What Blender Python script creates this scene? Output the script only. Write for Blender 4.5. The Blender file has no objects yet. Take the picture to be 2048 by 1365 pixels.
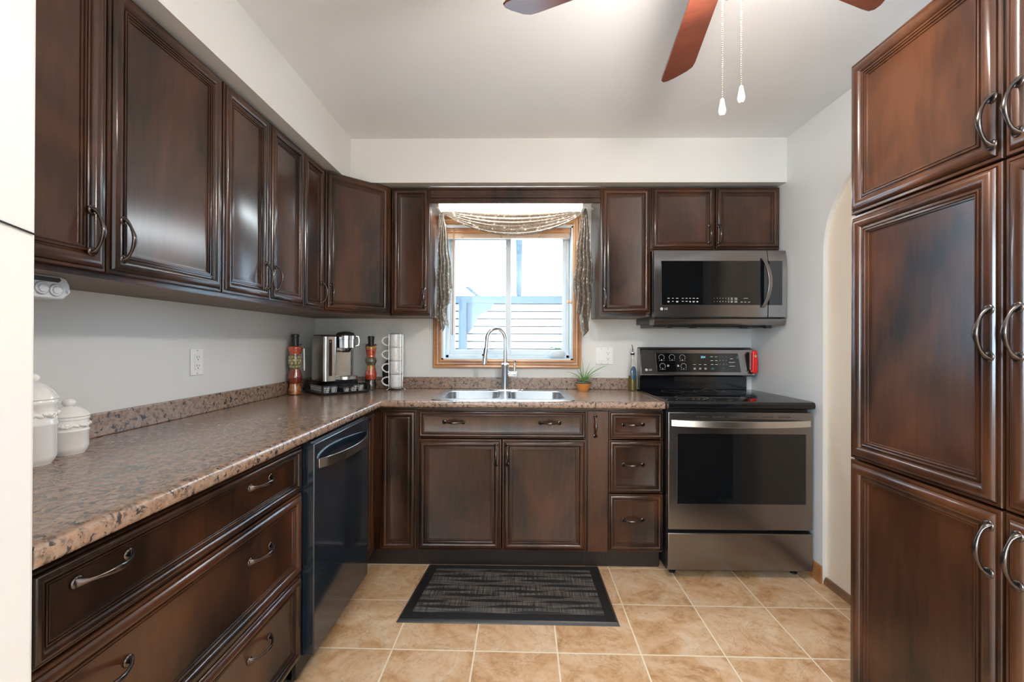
import bpy, bmesh, math, random
from mathutils import Vector, Matrix
PI = math.pi
R = math.radians
random.seed(7)
S = bpy.context.scene
COL = S.collection

# ------------------------------------------------------------------ camera
F = 871.7
cam = bpy.data.cameras.new('camera'); co = bpy.data.objects.new('camera', cam); COL.objects.link(co)
yaw, pitch, roll = .0154, .0026, -.004
cam.sensor_fit = 'HORIZONTAL'; cam.sensor_width = 36; cam.lens = 36 * F / 2048
cam.shift_y = .23 / 2048; cam.clip_start = .02; cam.clip_end = 200
right = Vector((.99987358, .01538887, .00399998)); fwd = Vector((-.01539934, .99987804, .0026)); up = Vector((-.00395948, -.00266127, .99998862))
m = Matrix((right, up, -fwd)).transposed().to_4x4(); m.translation = Vector((1.38, -2.936, 1.2272))
co.matrix_world = m
S.camera = co
# ------------------------------------------------------------------ view, world, lamps
S.view_settings.view_transform = 'Standard'; S.view_settings.look = 'None'
S.view_settings.gamma = 1; S.view_settings.exposure = 1.0; S.view_settings.use_curve_mapping = False
S.cycles.use_denoising = True; S.cycles.max_bounces = 10; S.cycles.diffuse_bounces = 6
S.cycles.glossy_bounces = 5; S.cycles.transmission_bounces = 8; S.cycles.transparent_max_bounces = 12
S.cycles.sample_clamp_indirect = 6; S.cycles.caustics_reflective = False; S.cycles.caustics_refractive = False
W = bpy.data.worlds.new('sky'); S.world = W; W.use_nodes = True
bg = W.node_tree.nodes['Background']; bg.inputs[0].default_value = (.72, .86, 1, 1); bg.inputs[1].default_value = 6.2

def lamp(name, kind, loc, power, color=(1, 1, 1), rot=(0, 0, 0), **k):
    l = bpy.data.lights.new(name, kind); l.energy = power; l.color = color
    for a, b in k.items(): setattr(l, a, b)
    o = bpy.data.objects.new(name, l); o.location = loc; o.rotation_euler = rot; COL.objects.link(o); return o
FAN = Vector((1.884, -1.871, 2.224))
lamp('fan_bulb_light', 'POINT', (FAN.x, FAN.y, 2.115), 23, (1, .91, .85), shadow_soft_size=.07)
lamp('fan_bowl_light', 'AREA', (FAN.x, FAN.y, 2.11), 3, (1, .91, .85), (0, 0, 0), shape='DISK', size=.16)
pl_ = lamp('window_sky_portal', 'AREA', (1.30, .21, 1.56), 1, (1, 1, 1), (R(-90), 0, 0), shape='RECTANGLE', size=.88, size_y=.90); pl_.data.cycles.is_portal = True
lamp('valance_tube_light', 'AREA', (1.31, -.21, 2.05), 3, (.80, .92, 1), (0, 0, 0), shape='RECTANGLE', size=.85, size_y=.06)
lamp('dining_fill_light', 'AREA', (.50, -4.7, 2.36), 42, (1, .97, .95), (0, 0, 0), shape='DISK', size=.5)  # added overhead fill behind the camera, not a known lamp
lamp('dining_side_fill', 'AREA', (.06, -4.9, 1.45), 105, (.62, .82, 1), (0, R(-90), 0), shape='RECTANGLE', size=1.2, size_y=1.5)  # added cool fill from the unseen side wall, stands in for rear daylight

# ------------------------------------------------------------------ mesh builder
class MB:
    def __init__(s): s.v = []; s.f = []
    def add(s, vs, fs):
        n = len(s.v); s.v += [Vector(p) for p in vs]; s.f += [[i + n for i in f] for f in fs]; return s
    def box(s, x0, y0, z0, x1, y1, z1):
        if x0 > x1: x0, x1 = x1, x0
        if y0 > y1: y0, y1 = y1, y0
        if z0 > z1: z0, z1 = z1, z0
        return s.add([(x0, y0, z0), (x1, y0, z0), (x1, y1, z0), (x0, y1, z0), (x0, y0, z1), (x1, y0, z1), (x1, y1, z1), (x0, y1, z1)],
                     [(0, 3, 2, 1), (4, 5, 6, 7), (0, 1, 5, 4), (1, 2, 6, 5), (2, 3, 7, 6), (3, 0, 4, 7)])
    def prism(s, poly, axis, a, b):
        """poly: 2D points in the plane across axis, extruded from a to b"""
        n = len(poly)
        def P(p, t): return {'x': (t, p[0], p[1]), 'y': (p[0], t, p[1]), 'z': (p[0], p[1], t)}[axis]
        return s.add([P(p, a) for p in poly] + [P(p, b) for p in poly],
                     [list(range(n)), list(range(2 * n - 1, n - 1, -1))] + [(i, (i + 1) % n, n + (i + 1) % n, n + i) for i in range(n)])
    def lathe(s, prof, c=(0, 0, 0), n=32, caps=True, sx=1, sy=1):
        vs = []; fs = []; m = len(prof)
        for i in range(n):
            a = 2 * PI * i / n
            for r, z in prof: vs.append((c[0] + r * math.cos(a) * sx, c[1] + r * math.sin(a) * sy, c[2] + z))
        for i in range(n):
            j = (i + 1) % n
            for k in range(m - 1): fs.append((i * m + k, j * m + k, j * m + k + 1, i * m + k + 1))
        if caps:
            if prof[0][0] > 1e-5: fs.append([i * m for i in range(n)][::-1])
            if prof[-1][0] > 1e-5: fs.append([i * m + m - 1 for i in range(n)])
        return s.add(vs, fs)
    def tube(s, path, rad, n=12, caps=True, flat=None, upv=(0, 0, 1)):
        path = [Vector(p) for p in path]; m = len(path)
        if not hasattr(rad, '__len__'): rad = [rad] * m
        vs = []; fs = []; prev = None
        for i, p in enumerate(path):
            t = (path[min(i + 1, m - 1)] - path[max(i - 1, 0)]).normalized()
            if prev is None:
                u = Vector(upv); u = u - t * u.dot(t)
                if u.length < 1e-4: u = Vector((1, 0, 0)) - t * t.x
            else: u = prev - t * prev.dot(t)
            u.normalize(); prev = u; w = t.cross(u)
            r = rad[i]; r2 = (flat[i] if flat else r)
            for k in range(n):
                a = 2 * PI * k / n; vs.append(p + u * math.cos(a) * r + w * math.sin(a) * r2)
        for i in range(m - 1):
            for k in range(n): fs.append((i * n + k, i * n + (k + 1) % n, (i + 1) * n + (k + 1) % n, (i + 1) * n + k))
        if caps: fs.append(list(range(n))[::-1]); fs.append([(m - 1) * n + k for k in range(n)])
        return s.add(vs, fs)
    def grid(s, fn, nu, nv):
        vs = [fn(i / nu, j / nv) for j in range(nv + 1) for i in range(nu + 1)]
        return s.add(vs, [(j * (nu + 1) + i, j * (nu + 1) + i + 1, (j + 1) * (nu + 1) + i + 1, (j + 1) * (nu + 1) + i) for j in range(nv) for i in range(nu)])
    def sphere(s, c, r, n=12, sz=1):
        m = max(5, n // 2 + 1)
        return s.lathe([(r * math.sin(PI * k / m), -r * sz * math.cos(PI * k / m)) for k in range(m + 1)], c, n, False)
    def rings(s, pts, fill=True):
        """list of closed 4-point loops, bridged"""
        n = len(pts[0]); vs = [p for l in pts for p in l]; fs = []
        for i in range(len(pts) - 1):
            for k in range(n): fs.append((i * n + k, i * n + (k + 1) % n, (i + 1) * n + (k + 1) % n, (i + 1) * n + k))
        if fill: fs.append([(len(pts) - 1) * n + k for k in range(n)]); fs.append(list(range(n))[::-1])
        return s.add(vs, fs)
    def arc(s, c, r0, r1, a0, a1, y, n=18):
        vs = []
        for i in range(n + 1):
            a = a0 + (a1 - a0) * i / n
            vs += [(c[0] + r0 * math.cos(a), y, c[1] + r0 * math.sin(a)), (c[0] + r1 * math.cos(a), y, c[1] + r1 * math.sin(a))]
        return s.add(vs, [(2 * i, 2 * i + 1, 2 * i + 3, 2 * i + 2) for i in range(n)])
    def text(s, txt, x, y, z, size):
        """letters standing in the xz plane, centred, facing -y"""
        cu = bpy.data.curves.new('t', 'FONT'); cu.body = txt; cu.size = size; cu.align_x = 'CENTER'; cu.align_y = 'CENTER'; cu.extrude = .00015
        o = bpy.data.objects.new('t', cu); COL.objects.link(o); bpy.context.view_layer.update()
        me = o.to_mesh()
        s.add([(x + v.co.x, y - v.co.z, z + v.co.y) for v in me.vertices], [list(p.vertices) for p in me.polygons])
        o.to_mesh_clear(); bpy.data.objects.remove(o); bpy.data.curves.remove(cu); return s
    def xf(s, M): s.v = [M @ p for p in s.v]; return s
    def build(s, name, mat, parent=None, smooth=30, bevel=0, seg=2, world=False, rec=True):
        me = bpy.data.meshes.new(name)
        off = Vector((0, 0, 0))
        if world and parent is not None:
            r = parent
            while r.parent: r = r.parent
            off = r.location
        me.from_pydata([p - off for p in s.v], [], s.f); me.update()
        if rec:
            b = bmesh.new(); b.from_mesh(me); bmesh.ops.recalc_face_normals(b, faces=b.faces); b.to_mesh(me); b.free()
        if mat is not None: me.materials.append(mat)
        if smooth:
            me.polygons.foreach_set('use_smooth', [True] * len(me.polygons)); me.set_sharp_from_angle(angle=R(smooth))
        o = bpy.data.objects.new(name, me); COL.objects.link(o)
        if parent is not None: o.parent = parent
        if bevel:
            md = o.modifiers.new('b', 'BEVEL'); md.width = bevel; md.segments = seg; md.limit_method = 'ANGLE'; md.angle_limit = R(40)
            md.harden_normals = False
        return o

def tag(o, label=None, cat=None, group=None, kind=None):
    if label: o['label'] = label
    if cat: o['category'] = cat
    if group: o['group'] = group
    if kind: o['kind'] = kind
    return o
def thing(name, label, cat, loc=(0, 0, 0), rz=0, group=None):
    o = bpy.data.objects.new(name, None); COL.objects.link(o); o.location = loc; o.rotation_euler = (0, 0, rz); o.empty_display_size = .05
    return tag(o, label, cat, group)
def struct(o): o['kind'] = 'structure'; return o
def copy_tree(o, parent=None):
    c = o.copy(); COL.objects.link(c)
    if parent is not None: c.parent = parent
    for ch in list(o.children): copy_tree(ch, c)
    return c

# ------------------------------------------------------------------ materials
def mat(name, color=(.5, .5, .5), rough=.5, metal=0, **k):
    m = bpy.data.materials.new(name); m.use_nodes = True; b = m.node_tree.nodes['Principled BSDF']
    b.inputs['Base Color'].default_value = (*color, 1); b.inputs['Roughness'].default_value = rough; b.inputs['Metallic'].default_value = metal
    for a, v in k.items():
        b.inputs[a.replace('_', ' ')].default_value = v
    return m
class NT:
    def __init__(s, m): s.m = m; s.t = m.node_tree; s.b = s.t.nodes['Principled BSDF']
    def n(s, typ, **k):
        x = s.t.nodes.new('ShaderNode' + typ)
        for a, v in k.items():
            if a.startswith('i_'):
                q = a[2:]; q = int(q) if q.isdigit() else q.replace('_', ' ')
                x.inputs[q].default_value = v
            else: setattr(x, a, v)
        return x
    def l(s, a, b): s.t.links.new(a, b)
    def ramp(s, src, stops, interp='LINEAR'):
        r = s.n('ValToRGB'); r.color_ramp.interpolation = interp
        e = r.color_ramp.elements
        while len(e) < len(stops): e.new(.5)
        for i, (p, c) in enumerate(stops): e[i].position = p; e[i].color = (*c, 1) if len(c) == 3 else c
        s.l(src, r.inputs[0]); return r.outputs[0]
    def noise(s, vec, scale, detail=3, rough=.5, dist=0):
        x = s.n('TexNoise', i_Scale=scale, i_Detail=detail, i_Roughness=rough, i_Distortion=dist); s.l(vec, x.inputs['Vector']); return x.outputs['Fac']
    def mix(s, fac, a, b, mode='MIX'):
        x = s.n('Mix', data_type='RGBA', blend_type=mode)
        for q, v in ((0, fac), (6, a), (7, b)):
            if hasattr(v, 'is_output') or hasattr(v, 'links'): s.l(v, x.inputs[q])
            else: x.inputs[q].default_value = v if q == 0 else (*v, 1)
        return x.outputs[2]
    def math(s, op, a, b=0, c=0):
        x = s.n('Math', operation=op)
        for q, v in ((0, a), (1, b), (2, c)):
            if hasattr(v, 'links'): s.l(v, x.inputs[q])
            else: x.inputs[q].default_value = v
        return x.outputs[0]
    def obj(s, scale=(1, 1, 1), rnd=0, loc=(0, 0, 0), rot=(0, 0, 0)):
        c = s.n('TexCoord').outputs['Object']; mp = s.n('Mapping'); mp.inputs['Scale'].default_value = scale; mp.inputs['Location'].default_value = loc; mp.inputs['Rotation'].default_value = rot
        s.l(c, mp.inputs[0]); v = mp.outputs[0]
        if rnd:
            oi = s.n('ObjectInfo'); q = s.n('VectorMath', operation='MULTIPLY_ADD'); cx = s.n('CombineXYZ')
            for i in range(3): s.l(s.math('MULTIPLY', oi.outputs['Random'], rnd * (1 + i * .7)), cx.inputs[i])
            a = s.n('VectorMath', operation='ADD'); s.l(v, a.inputs[0]); s.l(cx.outputs[0], a.inputs[1]); v = a.outputs[0]
        return v
    def geo(s):
        return s.n('NewGeometry').outputs['Position']
    def bump(s, h, strength=.2, dist=.002):
        b = s.n('Bump', i_Strength=strength, i_Distance=dist); s.l(h, b.inputs['Height']); s.l(b.outputs[0], s.b.inputs['Normal'])

def wall_mat(name, col, bump=.25, rough=.55):
    m = mat(name, col, rough); t = NT(m); p = t.geo()
    f = t.noise(p, 3, 3); t.l(t.mix(f, tuple(c * .97 for c in col), tuple(min(1, c * 1.02) for c in col)), t.b.inputs['Base Color'])
    t.bump(t.noise(p, 160, 3, .6), bump, .001); return m
M = {}
M['wall'] = wall_mat('wall_paint', (.70, .695, .67), rough=.36)
M['peach'] = wall_mat('peach_paint', (.80, .69, .56))
M['ceil'] = wall_mat('ceiling_paint', (.80, .82, .84), .35, .8)
def wood(name, dark, light, rough=.3, coat=.35, grain=(34, 34, 2.2), blotch=4.5, cr=.22, sp=.5):
    m = mat(name, light, rough, 0, Coat_Weight=coat, Coat_Roughness=cr, Specular_IOR_Level=sp); t = NT(m)
    g = t.noise(t.obj(grain, 5), 1.6, 5, .6, .4); b = t.noise(t.obj((1, 1, .6), 9), blotch, 3, .5, .6)
    f = t.math('ADD', t.math('MULTIPLY', g, .25), t.math('MULTIPLY', b, .85))
    c = t.ramp(f, [(.40, dark), (.70, light)]); t.l(c, t.b.inputs['Base Color'])
    t.bump(g, .03, .001); return m
M['wood'] = wood('dark_cherry_wood', (.009, .0036, .0022), (.070, .0240, .0092), .42, .75, (40, 40, 5), 3.6, .17, .15)
M['wood_dim'] = mat('dark_wood_laminate', (.035, .018, .012), .45)
M['toe'] = mat('dark_kickboard', (.018, .011, .009), .45)
M['under'] = mat('cabinet_underside_laminate', (.17, .14, .12), .6)
M['bronze'] = mat('oil_rubbed_bronze', (.11, .092, .085), .24, .95)
M['oak'] = wood('honey_pine', (.30, .12, .04), (.56, .27, .10), .35, .3, (30, 30, 3), 3)
M['oak_h'] = wood('honey_pine_horizontal', (.30, .12, .04), (.56, .27, .10), .35, .3, (3, 30, 30), 3)
M['blade'] = wood('red_mahogany_blade', (.07, .019, .011), (.19, .056, .032), .35, .3, (4, 60, 60), 2)
M['steel'] = mat('black_stainless', (.245, .23, .225), .20, .95); 
t = NT(M['steel']); t.bump(t.noise(t.obj((2, 2, 500), 3), 1, 2), .02, .0005)
M['steel_dark'] = mat('black_stainless_dark', (.009, .015, .024), .10, 0, Specular_IOR_Level=.9)
M['gloss'] = mat('black_gloss', (.006, .007, .009), .06, 0, Specular_IOR_Level=.55)
M['glass_black'] = mat('oven_glass', (.004, .005, .006), .04, 0, Specular_IOR_Level=.7)
M['blackplastic'] = mat('black_plastic', (.012, .012, .013), .35)
M['rubber'] = mat('black_rubber', (.014, .014, .015), .38)
M['chrome'] = mat('chrome', (.78, .80, .82), .08, 1)
M['brushed'] = mat('brushed_steel', (.66, .65, .62), .24, 1)
M['chain'] = mat('dull_brass_chain', (.36, .31, .25), .45, .8)
M['sink'] = mat('stainless_sink', (.56, .58, .60), .25, 1)
M['silver'] = mat('silver_plastic', (.62, .65, .69), .3, .3)
M['white'] = mat('white_plastic', (.82, .82, .80), .35)
M['vinyl'] = mat('white_vinyl', (.56, .61, .64), .4)
M['ceramic'] = mat('white_ceramic', (.83, .81, .78), .18, 0, Coat_Weight=.4)
M['grey'] = mat('grey_mark', (.35, .36, .37), .5)
M['mark'] = mat('white_print', (.62, .62, .60), .5)
M['mark_dim'] = mat('grey_print', (.30, .30, .28), .5)
M['blue_led'] = mat('blue_display_digits', (.1, .35, .5), .5, 0, Emission_Color=(.25, .6, .85, 1), Emission_Strength=.5)
M['teal'] = mat('teal_print', (.05, .25, .32), .5)
M['red'] = mat('red_plastic', (.75, .012, .012), .25)
M['dark'] = mat('dark_slot', (.03, .03, .03), .6)
M['glass'] = mat('clear_glass', (1, 1, 1), .0, 0, Transmission_Weight=1.0, IOR=1.45)
def pane(name, f=.06, tint=(.95, .98, 1)):
    m = bpy.data.materials.new(name); m.use_nodes = True; t = m.node_tree; t.nodes.clear()
    o = t.nodes.new('ShaderNodeOutputMaterial'); mx = t.nodes.new('ShaderNodeMixShader'); a = t.nodes.new('ShaderNodeBsdfTransparent'); g = t.nodes.new('ShaderNodeBsdfGlossy')
    a.inputs[0].default_value = (*tint, 1); g.inputs['Roughness'].default_value = .03; mx.inputs[0].default_value = f
    t.links.new(a.outputs[0], mx.inputs[1]); t.links.new(g.outputs[0], mx.inputs[2]); t.links.new(mx.outputs[0], o.inputs[0]); return m
M['pane'] = pane('window_pane')
M['shade'] = pane('frosted_bowl_glass', .10, (.92, .90, .86))
M['emit'] = mat('fluorescent_lens', (.9, .9, .9), .4, 0, Emission_Color=(.93, .98, 1, 1), Emission_Strength=6)
# floor tile
m = mat('ceramic_tile', (.6, .42, .26), .38); t = NT(m); M['tile'] = m
mp = t.n('Mapping'); mp.vector_type = 'POINT'; mp.inputs['Location'].default_value = (.8811, -1.2017, 0); mp.inputs['Rotation'].default_value = (0, 0, -.0107)
mp.vector_type = 'TEXTURE'
t.l(t.geo(), mp.inputs[0])
bk = t.n('TexBrick'); bk.offset = 0; bk.squash = 1; bk.inputs['Scale'].default_value = 1; bk.inputs['Brick Width'].default_value = .3285; bk.inputs['Row Height'].default_value = .3285
bk.inputs['Mortar Size'].default_value = .0034; bk.inputs['Mortar Smooth'].default_value = .1; bk.inputs['Color1'].default_value = (0, 0, 0, 1); bk.inputs['Color2'].default_value = (1, 1, 1, 1); bk.inputs['Bias'].default_value = 0
t.l(mp.outputs[0], bk.inputs['Vector'])
va = t.n('VectorMath', operation='MULTIPLY_ADD'); t.l(bk.outputs['Color'], va.inputs[0]); va.inputs[1].default_value = (17, 31, 9); t.l(mp.outputs[0], va.inputs[2])
n1 = t.noise(va.outputs[0], 5, 6, .62, 1.1); n2 = t.noise(va.outputs[0], 26, 5, .7, .6)
c = t.ramp(t.math('ADD', t.math('MULTIPLY', n1, .7), t.math('MULTIPLY', n2, .3)), [(.34, (.37, .19, .080)), (.43, (.53, .31, .155)), (.52, (.63, .42, .25)), (.63, (.70, .53, .37))])
ve = t.noise(va.outputs[0], 3.4, 7, .68, 1.6)
vein = t.ramp(t.math('ABSOLUTE', t.math('SUBTRACT', ve, .5)), [(0, (.42, .34, .28)), (.010, (1, 1, 1))])
c = t.mix(.55, c, vein, 'MULTIPLY')
c = t.mix(bk.outputs['Fac'], c, (.80, .69, .53)); t.l(c, t.b.inputs['Base Color'])
t.bump(t.math('ADD', t.math('MULTIPLY', bk.outputs['Fac'], -1), t.math('MULTIPLY', n2, .25)), .5, .0025)
# counter laminate
m = mat('granite_laminate', (.3, .2, .15), .24, 0, Coat_Weight=.25, Coat_Roughness=.15); t = NT(m); M['granite'] = m
p = t.geo()
a = t.noise(p, 62, 5, .7); b = t.noise(p, 95, 4, .7, .5); d = t.noise(p, 52, 3, .6, .5)
c = t.ramp(a, [(.36, (.085, .068, .060)), (.46, (.21, .145, .11)), (.56, (.31, .225, .175)), (.68, (.37, .31, .26))])
c = t.mix(t.ramp(b, [(.45, (0, 0, 0)), (.60, (1, 1, 1))]), c, (.34, .205, .135))
c = t.mix(t.ramp(d, [(.57, (0, 0, 0)), (.62, (1, 1, 1))]), c, (.050, .045, .043))
t.l(c, t.b.inputs['Base Color'])
# mat weave
m = mat('woven_vinyl', (.05, .05, .05), .6); t = NT(m); M['weave'] = m
p = t.geo(); sx = t.n('SeparateXYZ'); t.l(p, sx.inputs[0])
v1 = t.n('CombineXYZ'); t.l(t.math('MULTIPLY', sx.outputs[0], 240), v1.inputs[0]); t.l(t.math('MULTIPLY', sx.outputs[1], 8), v1.inputs[1])
v2 = t.n('CombineXYZ'); t.l(t.math('MULTIPLY', sx.outputs[0], 6), v2.inputs[0]); t.l(t.math('MULTIPLY', sx.outputs[1], 200), v2.inputs[1])
s1 = t.noise(v1.outputs[0], 1, 2); s2 = t.noise(v2.outputs[0], 1, 2)
st = t.ramp(t.math('MULTIPLY', s1, s2), [(.15, (.020, .018, .017)), (.38, (.17, .155, .14))])
def wave_(ph, k): return t.math('SINE', t.math('ADD', t.math('MULTIPLY', sx.outputs[1], k), t.math('MULTIPLY', t.math('SINE', t.math('ADD', t.math('ADD', t.math('MULTIPLY', sx.outputs[0], 9), t.math('MULTIPLY', sx.outputs[1], 23)), ph)), 1.05)))
wz = t.math('MULTIPLY', wave_(0, 72), wave_(2.6, 72))
c = t.mix(t.ramp(wz, [(.30, (0, 0, 0)), (.36, (1, 1, 1))]), st, (.022, .021, .021)); t.l(c, t.b.inputs['Base Color'])
# curtain scarf
m = mat('patterned_voile', (.4, .33, .26), .7); t = NT(m); M['voile'] = m
p = t.obj(); vo = t.n('TexVoronoi', i_Scale=30); t.l(p, vo.inputs['Vector'])
w = t.noise(p, 17, 2, .5, 2.5)
c = t.mix(t.ramp(vo.outputs['Distance'], [(.22, (1, 1, 1)), (.28, (0, 0, 0))]), (.25, .19, .14), (.78, .72, .62))
c = t.mix(t.ramp(w, [(.50, (0, 0, 0)), (.53, (1, 1, 1)), (.56, (0, 0, 0))]), c, (.58, .52, .44))
t.l(c, t.b.inputs['Base Color'])
tr = t.n('BsdfTranslucent'); t.l(c, tr.inputs[0]); tp = t.n('BsdfTransparent'); m1 = t.n('MixShader', i_0=.35); m2 = t.n('MixShader', i_0=.04)
out = t.t.nodes['Material Output']; t.l(t.b.outputs[0], m1.inputs[1]); t.l(tr.outputs[0], m1.inputs[2]); t.l(m1.outputs[0], m2.inputs[1]); t.l(tp.outputs[0], m2.inputs[2]); t.l(m2.outputs[0], out.inputs[0])
M['hem'] = mat('brown_hem', (.11, .08, .06), .6)
M['jar_mix'] = {}
def speckle(name, stops, scale=60, rough=.12, voro=False):
    m = mat(name, stops[0][1], rough, 0, Coat_Weight=1, Coat_Roughness=.04); t = NT(m); p = t.obj((1, 1, 1), 3)
    if voro:
        x = t.n('TexVoronoi', i_Scale=scale); t.l(p, x.inputs['Vector']); f = x.outputs['Distance']
    else: f = t.noise(p, scale, 3, .6, .5)
    t.l(t.ramp(f, stops), t.b.inputs['Base Color']); return m
M['mugs'] = speckle('letter_print_porcelain', [(.0, (.80, .80, .80)), (.61, (.82, .82, .82)), (.64, (.30, .30, .31)), (.72, (.28, .28, .28))], 170)
M['leaf'] = mat('aloe_leaf', (.13, .30, .07), .4)
M['terracotta'] = mat('orange_glazed_pot', (.62, .25, .055), .3)
M['darkglaze'] = mat('dark_green_glaze', (.06, .07, .04), .3)
M['paleblue'] = mat('frosted_blue_glass', (.78, .86, .92), .3, 0, Transmission_Weight=.35)
M['cork'] = mat('cork', (.45, .3, .17), .7)
M['tassel'] = mat('wood_tassel', (.62, .38, .2), .5)
M['cord'] = mat('cord', (.55, .48, .40), .7)
M['siding'] = mat('white_siding', (.72, .74, .76), .6)
M['beam'] = mat('grey_blue_beam', (.06, .085, .105), .6)
m = mat('awning_sheet', (.85, .9, .92), .5); t = NT(m); tr = t.n('BsdfTranslucent'); tr.inputs[0].default_value = (.85, .92, .95, 1); mx = t.n('MixShader', i_0=.8)
t.l(t.b.outputs[0], mx.inputs[1]); t.l(tr.outputs[0], mx.inputs[2]); t.l(mx.outputs[0], t.t.nodes['Material Output'].inputs[0]); M['awning'] = m
M['lawn'] = mat('pale_paving', (.5, .5, .48), .8)

# ------------------------------------------------------------------ room shell
WX, CH, YB = 2.935, 2.4253, -6.2
WZ0, WZ1, WL, WR = 1.108, 2.012, .859, 1.743      # window hole
b = MB(); b.box(-.15, YB - .1, -.06, 3.15, .2, 0); struct(b.build('floor', M['tile'], smooth=0))
b = MB(); b.box(-.15, YB - .1, CH, 3.15, .2, CH + .08); struct(b.build('ceiling', M['ceil'], smooth=0))
b = MB(); b.box(-.15, 0, 0, WL, .2, CH); b.box(WR, 0, 0, 3.15, .2, CH); b.box(WL, 0, 0, WR, .2, WZ0); b.box(WL, 0, WZ1, WR, .2, CH)
struct(b.build('wall_back', M['wall'], smooth=0))
b = MB(); b.box(-.15, YB, 0, 0, 0, CH); struct(b.build('wall_left', M['wall'], smooth=0))
b = MB(); b.box(0, -3.6, 0, .648, -2.286, CH); struct(b.build('wall_stub', M['wall'], smooth=0, bevel=.006, seg=3))
# right wall with a shallow arched recess
YA, ZS, RA, DR = -.684, 1.70, .392, .025
b = MB(); b.box(WX + DR, YB, 0, 3.15, 0, CH)
pts = [(0, 0), (0, CH), (YB, CH), (YB, 0), (YA - 2 * RA, 0), (YA - 2 * RA, ZS)] + [(YA - RA - RA * math.cos(a), ZS + RA * math.sin(a)) for a in [PI * k / 24 for k in range(1, 24)]] + [(YA, ZS), (YA, 0)]
b.prism(pts, 'x', WX, WX + DR)
wr = struct(b.build('wall_right', M['wall'], smooth=0))
b = MB(); b.box(WX + DR - .003, YA - 2 * RA, 0.0, WX + DR - .0005, YA, ZS); 
b.prism([(YA - RA - RA * math.cos(a), ZS + RA * math.sin(a)) for a in [PI * k / 24 for k in range(0, 25)]], 'x', WX + DR - .003, WX + DR - .0005)
b.build('panel', M['peach'], wr, smooth=0)
b = MB(); b.box(-.1, YB - .1, 0, 3.15, YB, CH); struct(b.build('wall_front', M['wall'], smooth=0))
# soffits
b = MB(); b.box(0, -2.29, 2.1655, .3836, 0, CH); b.box(.3836, -.3801, 2.1655, WX, 0, CH)
struct(b.build('ceiling_soffit', M['wall'], smooth=0))
# baseboards
b = MB(); prof = [(0, 0), (0, .085), (.004, .09), (.009, .082), (.009, .05), (.013, .04), (.013, 0)]
b.prism([(WX - p[0], p[1]) for p in prof], 'y', YA, -.02); struct(b.build('baseboard_right', M['oak'], smooth=0))
b = MB(); b.prism([(WX + DR - .003 - q[0], q[1]) for q in [(0, 0), (0, .034), (.010, .034), (.010, .026), (.014, .026), (.014, .018), (.018, .018), (.018, .0)]], 'y', YA - 2 * RA + .002, YA - .002)
struct(b.build('baseboard_alcove', wood('dark_grooved_oak', (.10, .045, .02), (.25, .12, .05)), smooth=0))

# ------------------------------------------------------------------ window
wn = struct(thing('window_1', None, None, (1.301, .12, WZ0)))
def wpart(mb, name, mt, par=wn, **k): return mb.build(name, mt, par, world=True, **k)
b = MB(); y1 = .135   # white jamb liner
b.box(WL, .0, WZ0, WL + .012, y1, WZ1); b.box(WR - .012, 0, WZ0, WR, y1, WZ1); b.box(WL, 0, WZ1 - .012, WR, y1, WZ1); b.box(WL, 0, WZ0, WR, y1, WZ0 + .010)
wpart(b, 'window_jamb', M['vinyl'], smooth=0)
b = MB(); b.box(WL + .012, .10, WZ0 + .01, WL + .035, .16, WZ1 - .012); b.box(WR - .035, .10, WZ0 + .01, WR - .012, .16, WZ1 - .012)
b.box(WL + .012, .10, WZ0 + .01, WR - .012, .16, WZ0 + .032); b.box(WL + .012, .10, WZ1 - .035, WR - .012, .16, WZ1 - .012)
wpart(b, 'window_frame', M['vinyl'], smooth=0, bevel=.003)
def sash(x0, x1, z0, z1, y, wl, wr_, wb):
    b = MB(); b.box(x0, y, z0, x0 + wl, y + .028, z1); b.box(x1 - wr_, y, z0, x1, y + .028, z1)
    b.box(x0 + wl, y, z0, x1 - wr_, y + .028, z0 + wb); b.box(x0 + wl, y, z1 - .03, x1 - wr_, y + .028, z1)
    s_ = wpart(b, 'window_sash', M['vinyl'], smooth=0, bevel=.002)
    g = MB(); g.box(x0 + wl, y + .012, z0 + wb, x1 - wr_, y + .016, z1 - .03); g.build('pane', M['pane'], s_, world=True, smooth=0)
    return s_
sash(WL + .035, 1.312, WZ0 + .032, WZ1 - .035, .128, .036, .024, .034)
s2_ = sash(1.288, WR - .035, WZ0 + .030, WZ1 - .035, .098, .036, .024, .034)
b = MB(); b.tube([(1.300, .086, 1.93), (1.296, .078, 1.90), (1.292, .076, 1.87)], .004, 6); b.build('latch', M['grey'], s2_, world=True)
# casing
prof = [(0, 0), (0, .012), (.006, .018), (.014, .018), (.018, .013), (.030, .016), (.036, .013), (.044, .020), (.052, .020), (.055, .016), (.055, 0)]
cx0, cx1, cz0, cz1 = WL - .0, WR + .0, WZ0, WZ1 + .01
def ringpt(d, h): return [(cx0 - d, -h, cz0 - d), (cx1 + d, -h, cz0 - d), (cx1 + d, -h, cz1 + d), (cx0 - d, -h, cz1 + d)]
b = MB(); b.rings([ringpt(d, h) for d, h in prof], fill=False)
struct(b.build('trim_1', M['oak_h'], smooth=20))

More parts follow.
